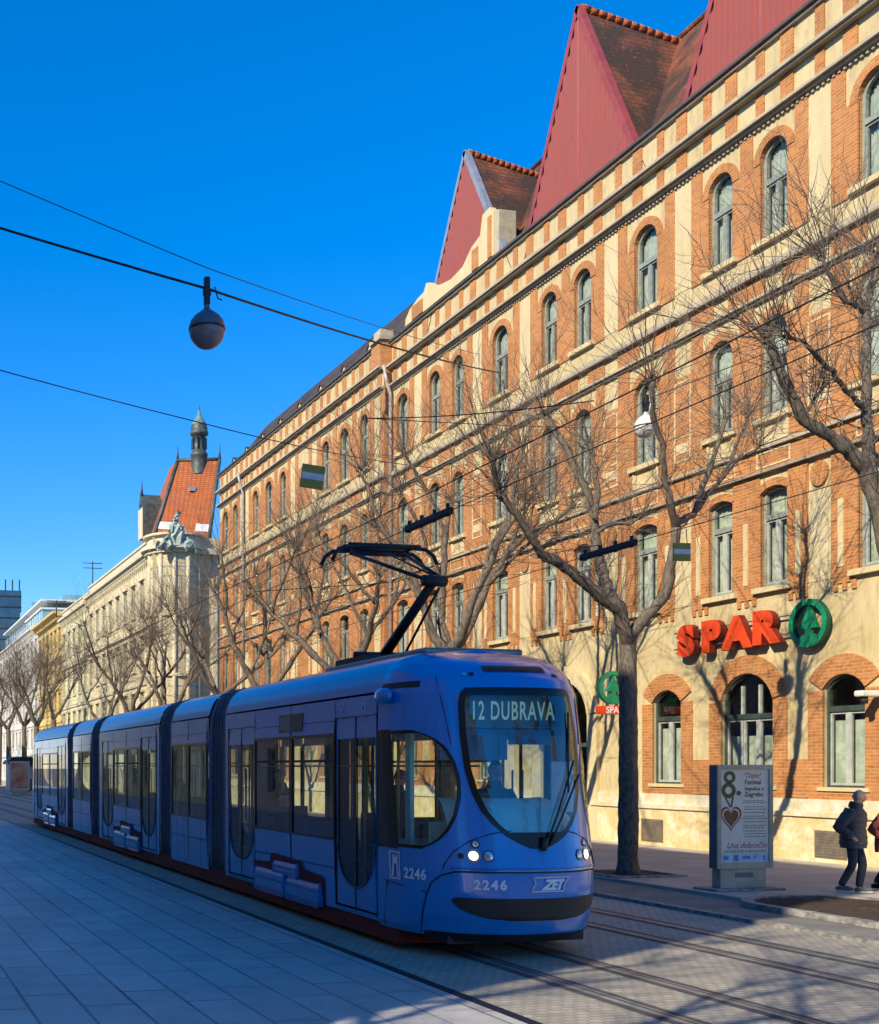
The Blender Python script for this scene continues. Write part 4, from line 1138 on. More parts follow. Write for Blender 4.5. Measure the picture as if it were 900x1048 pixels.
# projecting sign beyond the tree trunk
p = at(627, 704, 1194*19.35/(CS*767)); 
t = thing('projecting_sign', 'small projecting sign with green fir ring over a red strip behind the trunk', 'shop sign', (19.35, p.y, p.z))
b = MB(); emblem(b, lambda u, v, d: (u, -d+.06, v), .44, .12); b.build('emblem', [M['green_sign'], M['green_side']], t)
b = MB(); b.bbox(-.48, .52, -.06, .06, -.70, -.48, .015); st = b.build('name_strip', M['red_letter'], t)
v, f = text_geo('SPAR', size=.235, bold=.006); b = MB(); b.add([(x+.02, -.064, y-.665) for x, y, z in v], f); b.build('lettering', M['white'], st)
b = MB(); b.tube([(-.1,0,-.62),(.66,0,-.62)], .02, 6); b.tube([(.3,0,.1),(.66,0,.1)], .02, 6); b.build('bracket', M['steel'], t)
# security camera at the right edge
p = at(893, 713, 1194*19.75/(CS*1033))
t = thing('security_camera', 'small white camera on the wall beside the right ground floor window', 'camera', (19.95, p.y, p.z))
b = MB(); b.bbox(-.55, -.12, -.11, .11, .0, .12, .03); b.build('body', M['lamp_white'], t)
b = MB(); b.tube([(-.12, 0, .04), (0, 0, .02)], .025, 6); b.tube([(-.4, 0, -.14), (-.4, 0, .0)], .07, 10); b.build('bracket', M['dark'], t)

# ================================================================== poster stand
t = thing('poster_stand', 'grey advertising stand with a heart poster in front of the brick building', 'poster stand', (14.2, 16.7, .1), rad(0))
def pbox(b, x0, x1, y0, y1, z0, z1, m=0): b.box(x0, x1, y0, y1, z0, z1, m)
b = MB(); b.bbox(-.66, .66, -.28, .28, 0, .035, .01); b.build('base_plate', M['kerb'], t)
b = MB(); b.bbox(-.44, .44, -.10, .10, .03, .38, .01); b.build('pedestal', M['case'], t)
b = MB(); b.box(-.16, .18, -.107, -.101, .21, .29, 0); b.build('maker_plate', M['case_side'], t)
W2, Z0, Z1 = .535, .36, 2.07
b = MB(); b.bbox(-W2, W2, -.12, .06, Z0, Z1, .02)
co2 = b.build('case', M['case_side'], t)
b = MB()
for (x0, x1, z0, z1) in ((-W2,-W2+.075,Z0,Z1), (W2-.075,W2,Z0,Z1), (-W2+.075,W2-.075,Z1-.075,Z1), (-W2+.075,W2-.075,Z0,Z0+.10)):
    b.bbox(x0, x1, -.15, -.118, z0, z1, .006)
b.build('frame', M['case'], t)
pw_, pz0, pz1 = W2-.075, Z0+.10, Z1-.075
b = MB(); b.quad((-pw_,-.126,pz0),(pw_,-.126,pz0),(pw_,-.126,pz1),(-pw_,-.126,pz1)); po = b.build('poster', M['paper'], t)
PW_ = 2*pw_; PH_ = pz1-pz0
def pp(u, v, d=0): return (-pw_ + PW_*u, -.1285-d, pz1 - PH_*v)     # u right, v down, 0..1
def ink(pts, m, d=0, name=None): 
    b = MB(); b.add([pp(u, v, d) for u, v in pts], [list(range(len(pts)))]); return b
def ringpoly(b, cu, cv, ru, rv, ru2, rv2, n=24, m=0, d=0):
    for k in range(n):
        a, c = 2*PI*k/n, 2*PI*(k+1)/n
        b.add([pp(cu+ru*math.cos(a), cv+rv*math.sin(a), d), pp(cu+ru*math.cos(c), cv+rv*math.sin(c), d), pp(cu+ru2*math.cos(c), cv+rv2*math.sin(c), d), pp(cu+ru2*math.cos(a), cv+rv2*math.sin(a), d)], [(0,1,2,3)], m)
b = MB()
ringpoly(b, .185, .085, .125, .068, .055, .030); ringpoly(b, .165, .225, .15, .085, .07, .040)
for k in range(1): ringpoly(b, .375, .255, .05, .026, .0, .0)
for a, c in (((.10,.30),(.20,.405)), ((.26,.29),(.22,.405))):
    dx, dy = c[0]-a[0], c[1]-a[1]; b.add([pp(a[0]-.018,a[1]), pp(a[0]+.018,a[1]), pp(c[0]+.018,c[1]), pp(c[0]-.018,c[1])], [(0,1,2,3)])
b.build('numeral', M['ink_olive'], po)
def heart(s, cu, cv):
    out = []
    for k in range(40):
        a = 2*PI*k/40; x = 16*math.sin(a)**3; y = 13*math.cos(a)-5*math.cos(2*a)-2*math.cos(3*a)-math.cos(4*a)
        out.append((cu+x/16*.215*s, cv-(y+2.5)/14.5*.135*s))
    return out
b = ink(heart(1, .215, .535), 0); b.build('heart', M['ink_red'], po)
b = ink(heart(.84, .215, .533), 0, .0008); b.build('heart_icing', M['paper'], po)
b = ink(heart(.72, .215, .532), 0, .0016); b.build('heart_centre', M['ginger'], po)
def ptext(name, txt, size, u, v, m, shear=0, align='LEFT', bold=0):
    vv, f = text_geo(txt, size=size, shear=shear, align=align, bold=bold); o = pp(u, v)
    b = MB(); b.add([(o[0]+x, o[1], o[2]+y) for x, y, z in vv], f); b.build(name, m, po)
ptext('script_text', '"Dajte!', .115, .47, .09, M['ink_red'], .35)
ptext('title_text', 'Festival', .105, .50, .16, M['ink'], 0, bold=.002)
ptext('title_text', 'impulica u', .090, .50, .225, M['ink'], 0, bold=.002)
ptext('title_text', 'Zagrebu', .105, .50, .29, M['ink'], 0, bold=.002)
ptext('script_text', 'Una dobro\u010din', .135, .12, .845, M['ink_red'], .35)
RP = random.Random(2)
for k, v_ in enumerate((.335, .355, .40, .425, .46, .50, .525, .56, .60, .625, .66, .69, .72, .87, .885)):
    b = MB(); u = .42 + RP.random()*.08 if v_ < .85 else .06
    while u < .9:
        wd = .02+RP.random()*.06; b.add([pp(u, v_), pp(min(u+wd,.95), v_), pp(min(u+wd,.95), v_+.007), pp(u, v_+.007)], [(0,1,2,3)]); u += wd+.014
    b.build('text_line', M['ink'], po)
b = ink([(.01,.905),(.99,.905),(.99,.995),(.01,.995)], 0, -.001); bd = b.build('sponsor_band', M['ink_paleblue'], po)
b = MB()
for (a, c, v0, v1) in ((.06,.17,.93,.97), (.27,.37,.918,.982), (.45,.62,.93,.965), (.70,.73,.92,.97), (.88,.93,.925,.975)): b.add([pp(a,v0), pp(c,v0), pp(c,v1), pp(a,v1)], [(0,1,2,3)])
b.build('sponsor_mark', M['ink_blue'], bd)

# ================================================================== wires, lamps, plates
def wire(name, pts, r, label, cat, m=None, sag=.0, n=14, group=None):
    P = []
    pts = [Vector(p) for p in pts]
    for a, c in zip(pts, pts[1:]):
        for k in range(n): 
            f = k/n; q = a.lerp(c, f); q.z -= sag*4*f*(1-f); P.append(q)
    P.append(pts[-1]); b = MB(); b.tube(P, r, 5)
    return tag(b.build(name, m or M['wire']), label, cat, group)
LP = at(212, 338, 18.5)
lz = LP.z
wire('span_wire', [(-7.0, 22.2, 14.6), (LP.x, LP.y, lz+.66), (19.95, 34.0, 14.8)], .021, 'thick black span wire carrying the lamp in the sky', 'cable', sag=.12)
wire('span_wire', [(-7.0, 20.6, 15.7), (LP.x, LP.y+.02, lz+1.0), (19.95, 35.2, 15.8)], .008, 'thin wire meeting the top of the lamp in the sky', 'cable', sag=.1)
wire('span_wire', [(-7.0, 27.5, 13.8), (8.0, 27.0, 10.4), (19.95, 37.6, 12.6)], .014, 'lower black span wire crossing the sky beneath the lamp', 'cable', sag=.15)
wire('contact_wire', [(7.22, -25, 5.37), (7.22, 15, 5.37), (7.22, 110, 5.40)], .0065, 'tram power wire running above the blue tram', 'cable')
wire('contact_wire', [(10.4, -25, 5.24), (10.4, 15, 5.24), (10.4, 110, 5.30)], .0065, 'tram power wire above the empty far track', 'cable')
wire('carrier_wire', [(7.22, -25, 6.1), (7.22, 14, 5.72), (7.22, 110, 6.0)], .008, 'thin carrier wire just over the power wire of the blue tram', 'cable')
wire('steady_wire', [(10.4, 15.0, 5.35), (14.0, 22, 6.6), (19.95, 30, 9.3)], .008, 'thin side wire from the far track power wire to the brick wall', 'cable')
wire('steady_wire', [(7.22, 21.0, 5.45), (12.0, 25, 6.4), (19.95, 36, 9.2)], .008, 'thin side wire from the power wire over the tram to the brick wall', 'cable')
def insulator(px0, px1, X, label):
    def yw(x): u = x+140; return (1253*X/u - .2217*X)
    y0, y1 = yw(px0), yw(px1); z = 5.37 if X < 8 else 5.24
    t = thing('section_insulator', label, 'insulator', (X, (y0+y1)/2, z)); h = abs(y0-y1)/2
    b = MB(); b.bbox(-.04, .04, -h, h, -.05, .045, .02)
    b.build('bar', M['iron'], t)
    b = MB()
    for k in range(4): b.tube([(0, -h*.85+h*1.7*k/3, -.06), (0, -h*.85+h*1.7*k/3, .10)], .028, 6)
    b.build('clamp', M['dark'], t)
insulator(416, 462, 7.22, 'dark section insulator on the power wire above the pantograph')
insulator(595, 651, 10.4, 'dark section insulator on the far power wire in front of the forked tree')
def plate(px, py, X, s, label, tilt, wirez):
    u = px+140; D = 1194*X/(CS*u); p = at(px, py, D)
    t = thing('wire_sign', label, 'sign', p, rad(-8)); h = s/2
    b = MB(); b.bbox(-h, h, -.012, .012, -h, h, .004); b.build('plate', M['sign_olive'], t)
    b = MB(); b.box(-h*.96, h*.96, -.017, -.0125, -h*.25, h*.30); b.build('white_band', M['hoarding'], t)
    b = MB(); b.tube([(-h*.6, 0, h), (-h*.5, 0, wirez-p.z)], .006, 4); b.tube([(h*.6, 0, h), (h*.5, 0, wirez-p.z)], .006, 4); b.build('hanger', M['wire'], t)
    t.rotation_euler[1] = rad(tilt)
plate(320, 488, 6.9, .37, 'olive square sign with a pale band hanging against the far wing', 8, at(320, 470, 17).z)
wire('span_wire', [(7.22, 10.5, 5.85), (6.9, 15.3, 7.05), (19.95, 26.5, 10.9)], .007, 'thin wire from which the tilted olive sign hangs', 'cable', sag=.05)
plate(698, 565, 10.4, .235, 'olive square sign with a pale band hanging beside the forked tree limb', 0, 5.24)
def lamp(name, label, p, s, shell, bowl, rod=.42):
    t = thing(name, label, 'street lamp', p)
    b = MB(); prof = [(.285*s, .02*s), (.287*s,.06*s), (.262*s,.14*s), (.20*s,.22*s), (.115*s,.285*s), (.06*s,.33*s), (.045*s,.37*s), (.04*s,.42*s)]
    b.lathe(prof, (0,0,0), 24); b.build('canopy', shell, t)
    b = MB(); b.lathe([(.285*s,.02*s)] + [(.285*s*math.cos(a), -.30*s*math.sin(a)) for a in [rad(q) for q in range(6, 91, 12)]], (0,0,0), 24); b.build('bowl', bowl, t)
    b = MB(); b.lathe([(.291*s,-.008*s),(.294*s,.01*s),(.291*s,.028*s)], (0,0,0), 24); b.build('rim', M['iron'], t)
    b = MB(); b.bbox(-.045, .045, -.045, .045, .40*s, .42*s+rod*s, .012); b.box(-.06, .06, -.03, .03, .55*s, .66*s); b.tube([(.06,0,.62*s),(.13,0,.70*s),(.18,0,.52*s),(.25,0,.50*s)], .012, 5); b.build('hanger', M['iron'], t)
    return t
lamp('street_lamp', 'dark round street lamp hanging from a wire against the blue sky', LP, 1.0, M['lamp_grey'], M['lamp_bowl'])
p2 = at(661, 437, 21.4)
lamp('street_lamp', 'sunlit white globe street lamp hanging before the brick facade', p2, .70, M['lamp_white'], M['lamp_white'])
wire('span_wire', [(19.95, 27.5, 11.6), (p2.x, p2.y, p2.z+.5), (19.95, 17.0, 11.2)], .009, 'wire that carries the white globe lamp before the brick facade', 'cable', sag=.0)
wire('lamp_cord', [(p2.x, p2.y, p2.z+.5), (p2.x, p2.y, p2.z+2.1)], .010, 'short vertical cord above the white globe lamp', 'cable', n=2)
wire('span_wire', [(p2.x, p2.y, p2.z+2.1), (19.95, 23.6, 12.4)], .010, 'upper wire from the brick wall holding the cord of the white globe lamp', 'cable', sag=.0)

# ================================================================== trees
def rnd_dir(R_, d, spread):
    a = Vector((R_.gauss(0,1), R_.gauss(0,1), R_.gauss(0,1))).normalized(); return (d + a*spread).normalized()
def twig(b, R_, p, d, ln, r, depth=1, up=.06):
    n = 5; P = [p.copy()]; q = p.copy(); dd = d.copy()
    for k in range(n):
        dd = (dd + Vector((R_.gauss(0,.10), R_.gauss(0,.10), R_.gauss(0,.08)+up))).normalized()
        q = q + dd*ln/n; P.append(q.copy())
        if depth > 0 and k > 0 and R_.random() < .75:
            twig(b, R_, q, rnd_dir(R_, dd, .75), ln*(.30+.35*R_.random())*(1-k/n*.5), r*.6, depth-1, up)
    b.tube(P, [r*(1-.75*k/n) for k in range(n+1)], 3, 1)
def roughen(b, o0, P, n, R_, amp=.09):
    for i, c in enumerate(P):
        for k in range(n):
            v = Vector(b.v[o0+i*n+k]); b.v[o0+i*n+k] = tuple(c + (v-c)*(1+R_.gauss(0, amp)))
def limb(b, R_, P, r0, r1, n=8, knob=True):
    P = [Vector(p) for p in P]; out = [P[0]]
    for i, (a, c) in enumerate(zip(P, P[1:])):          # subdivide with a slight wobble
        for f in (.25, .5, .75): out.append(a.lerp(c, f) + Vector((R_.gauss(0,1), R_.gauss(0,1), R_.gauss(0,1)))*(c-a).length*.022)
        out.append(c)
    k = len(out)
    rr = [(r0+(r1-r0)*i/(k-1))*(1+R_.uniform(-.10,.10)+(.22 if R_.random() < .12 else 0)) for i in range(k)]
    if knob: rr[-1] *= 1.35
    o0 = len(b.v); b.tube(out, rr, n, 0); roughen(b, o0, out, n, R_); return out
def spray(b, R_, p, d, n, ln, r=.0085, spread=1.0, depth=1):
    for k in range(int(n*1.7)): twig(b, R_, p + Vector((R_.gauss(0,.04), R_.gauss(0,.04), R_.gauss(0,.04))), rnd_dir(R_, d, spread), ln*R_.uniform(.45,1.15), r*R_.uniform(.75,1.3), depth)
def along(b, R_, P, n, ln, r=.0075, start=.2):
    for k in range(int(n*2.3)):
        i = R_.randrange(int(len(P)*start), len(P)-1); p = P[i].lerp(P[i+1], R_.random()); t_ = (P[i+1]-P[i]).normalized()
        twig(b, R_, p, rnd_dir(R_, t_*.4+Vector((0,0,.35)), 1.0), ln*R_.uniform(.4,1.1), r*R_.uniform(.7,1.3), 1)
def trunk(b, R_, base, top, r0, r1, n=14):
    P = []; k = 30
    for i in range(k+1):
        f = i/k; q = Vector(base).lerp(Vector(top), f); q += Vector((math.sin(f*5+R_.random()*.2), math.cos(f*4), 0))*.012
        P.append(q)
    rr = [r1+(r0-r1)*(1-i/k) for i in range(k+1)]; rr[0] *= 1.22; rr[1] *= 1.06; rr[-1] *= 1.1
    o0 = len(b.v); b.tube(P, rr, n, 0); roughen(b, o0, P, n, R_, .045)
def near_tree(label, base, fork_px, D, limbs, R_, twn=1.0):
    t = thing('street_tree', label, 'tree', base, 0, 'bare street trees along the sidewalk'); bs = Vector(base)
    def W(x, y, d): return at(x, y, D+d) - bs
    b = MB(); top = W(*fork_px, 0); trunk(b, R_, (0,0,-.05), top, .19, .15); b.build('trunk', [M['bark'], M['twig']], t)
    b = MB()
    for (pts, dd, r0, r1, sp, ln) in limbs:
        n = len(pts); P = [W(x, y, dd[0] + (dd[1]-dd[0])*i/(n-1)) for i, (x, y) in enumerate(pts)]
        O = limb(b, R_, P, r0*.82, r1*.78); d = (O[-1]-O[-4]).normalized()
        spray(b, R_, O[-1], (d+Vector((0,0,.5))).normalized(), int(sp*twn), ln); along(b, R_, O, int(sp*1.1*twn), ln*.75)
        for q in O[len(O)//3::5]:
            if R_.random() < .7: spray(b, R_, q, rnd_dir(R_, Vector((0,0,1)), .7), int(4*twn), ln*.7, .008)
    b.build('crown', [M['bark'], M['twig']], t)
    return t
RT = random.Random(21)
DA = 14.14*SN + 19.5*CS
near_tree('bare forked tree with two lit limbs standing left of the poster stand', (14.14, 19.5, .1), (643, 648), DA, [
    ([(643,664),(642,652),(633,622),(613,609),(595,593),(573,576),(555,568),(546,553),(533,533),(513,507)], (0,-1.2), .165, .075, 14, 2.2),
    ([(513,509),(508,490),(503,468)], (-1.2,-1.6), .07, .05, 14, 2.0),
    ([(553,567),(560,556),(570,548)], (-.6,-.9), .045, .03, 5, 1.2),
    ([(633,624),(622,603),(615,582),(611,560),(609,531),(602,504),(589,478),(573,447),(560,427)], (0,1.6), .135, .06, 18, 2.3),
    ([(609,531),(612,500),(608,475),(604,455)], (.6,1.4), .075, .045, 12, 2.0),
    ([(611,545),(628,535),(645,536),(655,530)], (.4,0), .05, .03, 8, 1.3),
    ([(644,660),(647,648),(657,637),(680,610),(688,573),(692,540)], (0,-.5), .155, .10, 4, 1.0),
    ([(692,541),(688,523),(680,487),(678,453),(668,423),(667,390)], (-.5,-1.5), .085, .05, 18, 2.1),
    ([(690,538),(710,527),(717,507),(730,470),(743,427)], (-.5,.7), .085, .045, 15, 2.0),
    ([(712,524),(733,497),(747,477),(763,437),(767,422)], (.1,1.2), .055, .04, 14, 1.9),
    ([(735,495),(755,470),(772,462),(778,455)], (.6,.2), .04, .03, 10, 1.4),
], RT)
pit(14.14, 19.5, 'square tree pit with pale edging round the forked tree')
DB = 14.1*SN + 13.5*CS
near_tree('bare tree at the right edge growing from the planting bed, limbs leaning into view', (14.1, 13.5, .1), (921, 610), DB, [
    ([(920,612),(908,560),(895,505),(884,478),(869,460),(842,442),(820,427),(809,402),(796,373),(786,347)], (0,-.6), .15, .055, 16, 1.7),
    ([(822,430),(835,405),(845,395)], (-.4,-.1), .03, .02, 5, .9),
    ([(897,505),(889,470),(887,430),(886,385),(888,349),(887,318)], (-.1,.8), .10, .06, 8, 1.6),
    ([(887,320),(878,314),(864,307),(851,284),(838,262)], (.8,.5), .05, .035, 14, 1.7),
    ([(887,318),(895,290),(898,262)], (.8,1.2), .05, .035, 12, 1.7),
    ([(884,418),(860,391),(842,371),(824,351),(804,344)], (.2,-.9), .045, .03, 12, 1.5),
    ([(923,610),(945,560),(960,500),(975,440)], (0,1.0), .13, .06, 14, 1.8),
    ([(921,608),(930,540),(925,470),(935,400),(930,340)], (0,-1.0), .12, .05, 14, 1.8),
], RT)

def free_tree(seed, twn=1.0, H=1.0):
    """generic pollarded street tree around the origin; returns (trunk mesh, crown mesh)"""
    R_ = random.Random(seed); b = MB(); fz = R_.uniform(3.4, 4.3)*H; top = Vector((R_.gauss(0,.12), R_.gauss(0,.12), fz))
    trunk(b, R_, (0,0,-.05), top, .19, .15, 9); tm = b.mesh('trunk', [M['bark'], M['twig']])
    b = MB(); nl = R_.choice((3,4,4)); a0 = R_.random()*6.28
    for k in range(nl):
        a = a0 + 2*PI*k/nl + R_.uniform(-.3,.3); el = R_.uniform(.75, 1.15); d = Vector((math.cos(a)*math.cos(el), math.sin(a)*math.cos(el), math.sin(el)))
        P = [top.copy()]; q = top.copy(); 
        for s in range(4):
            d = (d + Vector((R_.gauss(0,.14), R_.gauss(0,.14), .10))).normalized(); q = q + d*R_.uniform(.65,.95); P.append(q.copy())
        O = limb(b, R_, P, .10, .042, 6); spray(b, R_, O[-1], (d+Vector((0,0,.5))).normalized(), int(13*twn), 2.0); along(b, R_, O, int(9*twn), 1.3)
        for j in (2, 3):
            p = P[j]; dd = rnd_dir(R_, d, .85); dd.z = abs(dd.z)*.8+.3; dd.normalize(); Q = [p.copy()]; q2 = p.copy()
            for s in range(3):
                dd = (dd + Vector((R_.gauss(0,.16), R_.gauss(0,.16), .10))).normalized(); q2 = q2 + dd*R_.uniform(.5,.8); Q.append(q2.copy())
            O = limb(b, R_, Q, .048, .025, 5); spray(b, R_, O[-1], (dd+Vector((0,0,.5))).normalized(), int(11*twn), 1.7); along(b, R_, O, int(5*twn), 1.0)
    return tm, b.mesh('crown', [M['bark'], M['twig']])
TM = [free_tree(s, 1.2, 1.0) for s in (3, 8, 14, 23)]
TLAB = ['bare tree just behind the front roof of the tram', 'bare tree behind the raised pantograph of the tram',
 'bare tree rising behind the tram left of the pantograph', 'bare tree before the far wing with the olive sign in front of its crown',
 'bare tree in front of the border between brick wing and corner building', 'bare tree before the rounded corner building',
 'bare tree behind the middle section of the tram', 'bare tree behind the third joint of the tram', 'bare tree over the rear half of the tram roof',
 'bare tree above the rear end of the tram before the greenish house', 'bare tree left of the tram rear before the ochre house', 'bare tree beside the far red poster', 'bare tree at the left picture edge far down the street']
TYS = [26.6, 33.0, 39.6, 46.4, 53.5, 61.0, 69.0, 86.0, 95.0, 104.5, 114.0, 124.0, 135.0]
for i, (y, lab) in enumerate(zip(TYS, TLAB)):
    tm, cm = TM[i % 4]
    t = thing('street_tree', lab, 'tree', (14.14+RT.uniform(-.15,.15), y, .1), RT.random()*6.28, 'bare street trees along the sidewalk')
    s = RT.uniform(1.12, 1.30)*(1.0 if i < 7 else 1.18); t.scale = (s, s, s*RT.uniform(.97,1.08))
    link('trunk', tm, t); link('crown', cm, t)
for (y, lab) in ((7.4, 'bare tree beyond the right picture edge, next to the planting bed'), (1.4, 'bare tree beside the camera on the sidewalk'), (-4.6, 'bare tree behind the camera on the sidewalk')):
    tm, cm = TM[int(abs(y)) % 4]
    t = thing('street_tree', lab, 'tree', (14.14, y, .1), y, 'bare street trees along the sidewalk'); t.scale = (1.15,)*3
    link('trunk', tm, t); link('crown', cm, t)
for x, y, lab in ((-3.0, 4.6, 'bare tree added on the near pavement left of the camera to dapple sunlight'), (-4.0, -1.5, 'bare tree added on the near pavement behind the camera to dapple sunlight'), (-4.5, -7.0, 'bare tree added on the near pavement well behind the camera to dapple sunlight'), (-9.0, -3.0, 'bare tree added in the side street to dapple sunlight')):  # unseen trees, added so their crowns break up the sun on the road
    t = thing('street_tree', lab, 'tree', (x, y, 0), x, 'bare street trees along the sidewalk'); link('trunk', TM[1][0], t); link('crown', TM[1][1], t); t.scale = (1.2,)*3
# second row on the other side of the tracks, far down the street
for i, (x, y, lab) in enumerate(((11.2, 150, 'hazy bare tree in the middle of the far street end, furthest left'), (13.0, 146, 'hazy bare tree in the far street end next to the furthest left one'), (15.5, 158, 'hazy bare tree in the far street end nearest the white house'))):
    tm, cm = TM[(i+2) % 4]
    t = thing('street_tree', lab, 'tree', (x, y, .0), i*2.1, 'bare street trees along the sidewalk'); t.scale = (1.25,)*3
    link('trunk', tm, t); link('crown', cm, t)
# ================================================================== houses beyond the brick building
M['corner'] = plaster_mat('grey_cream_stone', (.66,.56,.35), (.50,.41,.23), (.28,.23,.15), .7, .45, .7)
M['corner_trim'] = plaster_mat('pale_stone_trim', (.66,.58,.40), (.46,.40,.28), (.26,.22,.16), 1.2, .5, .75)
M['greenish'] = plaster_mat('pale_green_plaster', (.66,.62,.36), (.54,.50,.28), (.32,.3,.2), .6, .5, .8)
M['ochre'] = plaster_mat('ochre_plaster', (.62,.46,.17), (.52,.38,.14), (.35,.25,.1), .6, .5, .8)
M['whiteh'] = plaster_mat('off_white_plaster', (.60,.58,.52), (.5,.47,.4), (.35,.33,.3), .6, .5, .8)
M['beige'] = plaster_mat('grey_beige_plaster', (.66,.58,.42), (.56,.48,.34), (.4,.34,.25), .6, .5, .8)
M['copper'] = mat('green_copper', (.16,.27,.22), .6, 0, (.09,.17,.15), 3)
M['zinc'] = mat('dark_zinc', (.055,.065,.06), .55, .2, (.09,.11,.10), 3)
M['statue'] = mat('pale_green_statue', (.42,.48,.42), .7, 0, (.28,.35,.3), 3)
M['far_glass'] = mat('dark_blue_curtain_wall', (.035,.085,.13), .15, .3, (.05,.12,.17), .4)
M['teal_glass'] = mat('teal_glazing', (.16,.33,.35), .15, .1, (.25,.42,.42), .5)

def std_window(w, h, frame, rise=.0):
    f = MB(); g = lambda u, z, d: (-d, u, z)
    for (a, c, z0, z1) in ((-w/2,-w/2+.09,0,h), (w/2-.09,w/2,0,h), (-w/2+.09,w/2-.09,0,.09), (-w/2+.09,w/2-.09,h-.09,h), (-.04,.04,.09,h*.68), (-w/2+.09,w/2-.09,h*.68,h*.68+.08)): fbox(f, g, a, c, z0, z1, -.05, .03)
    p = MB(); p.quad(g(-w/2+.05,.05,-.02), g(w/2-.05,.05,-.02), g(w/2-.05,h-.05,-.02), g(-w/2+.05,h-.05,-.02))
    return f.mesh('window', frame), p.mesh('pane', M['pane_dark'])
M['pane_dark'] = mat('dark_window_pane', (.05,.06,.065), .08, 0, (.10,.12,.12), 1.5)
def house(name, label, X, y0, y1, H, m, rows, cols, trim, win, roof=None, depth=12, group=None, ww=1.15, side=False, cornice=.55, attic=0, roofh=3):
    t = thing(name, label, 'building', (X, y0, 0), 0, group); ln = y1-y0
    fn = lambda u, z, d: (-d, u, z); b = MB(); tr = MB(); fl = (H-1.0)/rows
    k, pn_ = std_window(ww, fl*.56, win); spots = []
    for r in range(rows):
        ops = [(ln*(j+.5)/cols, ww, r*fl+fl*.25+(.1 if r else .0), r*fl+fl*.81+(.1 if r else .0), 0) for j in range(cols)]
        wall_band(b, fn, 0, ln, r*fl, (r+1)*fl, ops, .25, 0, 0)
        for (u, w_, zb, zt, _) in ops:
            spots.append((.18, u, zb))
            fbox(tr, fn, u-w_/2-.18, u+w_/2+.18, zb-.16, zb, -.02, .14); fbox(tr, fn, u-w_/2-.22, u+w_/2+.22, zt+.10, zt+.26, -.02, .20)
            for s in (-1, 1): fbox(tr, fn, *sorted((u+s*w_/2, u+s*(w_/2+.16))), zb, zt+.1, -.02, .07)
        if r: fbox(tr, fn, 0, ln, r*fl-.12, r*fl+.12, -.02, .22 if r in (1, rows-1) else .12)
    wall_band(b, fn, 0, ln, rows*fl, H, [], .2)
    b.quad((0,0,0),(depth,0,0),(depth,0,H),(0,0,H)); b.quad((0,ln,0),(depth,ln,0),(depth,ln,H),(0,ln,H)); b.quad((depth,0,0),(depth,ln,0),(depth,ln,H),(depth,0,H)); b.quad((0,0,H),(depth,0,H),(depth,ln,H),(0,ln,H))
    b.build('wall', m, t)
    fbox(tr, fn, -.05, ln+.05, H-.35, H-.12, -.02, cornice*.6); fbox(tr, fn, -.05, ln+.05, H-.12, H+.12, -.02, cornice)
    y = .3
    while y < ln-.2: fbox(tr, fn, y, y+.16, H-.62, H-.35, -.02, cornice*.55); y += .62
    if attic: fbox(tr, fn, 0, ln, H+.12, H+attic, -.5, .02); fbox(tr, fn, -.03, ln+.03, H+attic, H+attic+.15, -.55, .12)
    tr.build('cornice', trim, t)
    for s in spots:
        o = link('window', k, t, s); link('pane', pn_, o)
    if roof:
        r_ = MB(); roof_prism(r_, .02, ln-.02, (.1, H+.1), (depth*.45, H+roofh), depth); r_.build('roof', roof, t)
    return t
# corner building, its bevelled corner towards us
t = house('corner_building', 'grey cream corner building with steep orange tiled roof, lantern and statue group', 20.0, 79.0, 104.0, 17.3, M['corner'], 4, 9, M['corner_trim'], M['win_frame'], None, 14, attic=.9)
b = MB(); fs = lambda u, z, d: (u, -d, z)
tr = MB()
b.prism([(-.3,0),(14.0,0),(14.0,18.2),(-.3,18.2)], fs, .02, .06, 0)
# rounded corner bay with pilasters
cyl = [(1.9*math.cos(rad(a)), 1.9*math.sin(rad(a))) for a in range(0, 360, 12)]
b.prism(cyl, lambda u, v, d: (1.55+u, 1.0+v, d), 0, 17.4, 0)
b.build('corner_bay', M['corner'], t)
for z0, z1, r_ in ((17.0,17.25,2.15), (17.25,17.5,2.4), (12.6,12.8,2.08), (8.4,8.6,2.08), (4.2,4.4,2.1), (18.2,18.35,2.25)):
    tr.prism([(r_*math.cos(rad(a)), r_*math.sin(rad(a))) for a in range(0, 360, 12)], lambda u, v, d: (1.55+u, 1.0+v, d), z0, z1)
tr.prism([(1.95*math.cos(rad(a)), 1.95*math.sin(rad(a))) for a in range(0, 360, 12)], lambda u, v, d: (1.55+u, 1.0+v, d), 17.5, 18.2)
for a in (190, 225, 255, 285, 315):
    x, y = 1.55+1.93*math.cos(rad(a)), 1.0+1.93*math.sin(rad(a)); tr.tube([(x,y,4.4),(x,y,12.6)], .16, 8); tr.tube([(x,y,12.8),(x,y,16.9)], .14, 8)
for x in (4.2, 6.6, 9.0, 11.4): tr.box(x-.18, x+.18, -.16, -.02, 4.4, 17.0)
tr.box(3, 14, -.5, -.02, 17.0, 17.4)
tr.build('corner_pilasters', M['corner_trim'], t)
k, pn_ = std_window(1.0, 2.3, M['win_frame'])
for r_ in range(4):
    for a in (206, 240, 270, 300):
        o = link('window', k, t, (1.55+1.86*math.cos(rad(a)), 1.0+1.86*math.sin(rad(a)), r_*4.15+1.3), (0,0,rad(a-180))); link('pane', pn_, o)
    for x in (5.4, 7.8, 10.2):
        o = link('window', k, t, (x, -.06, r_*4.15+1.3), (0,0,rad(90))); link('pane', pn_, o)
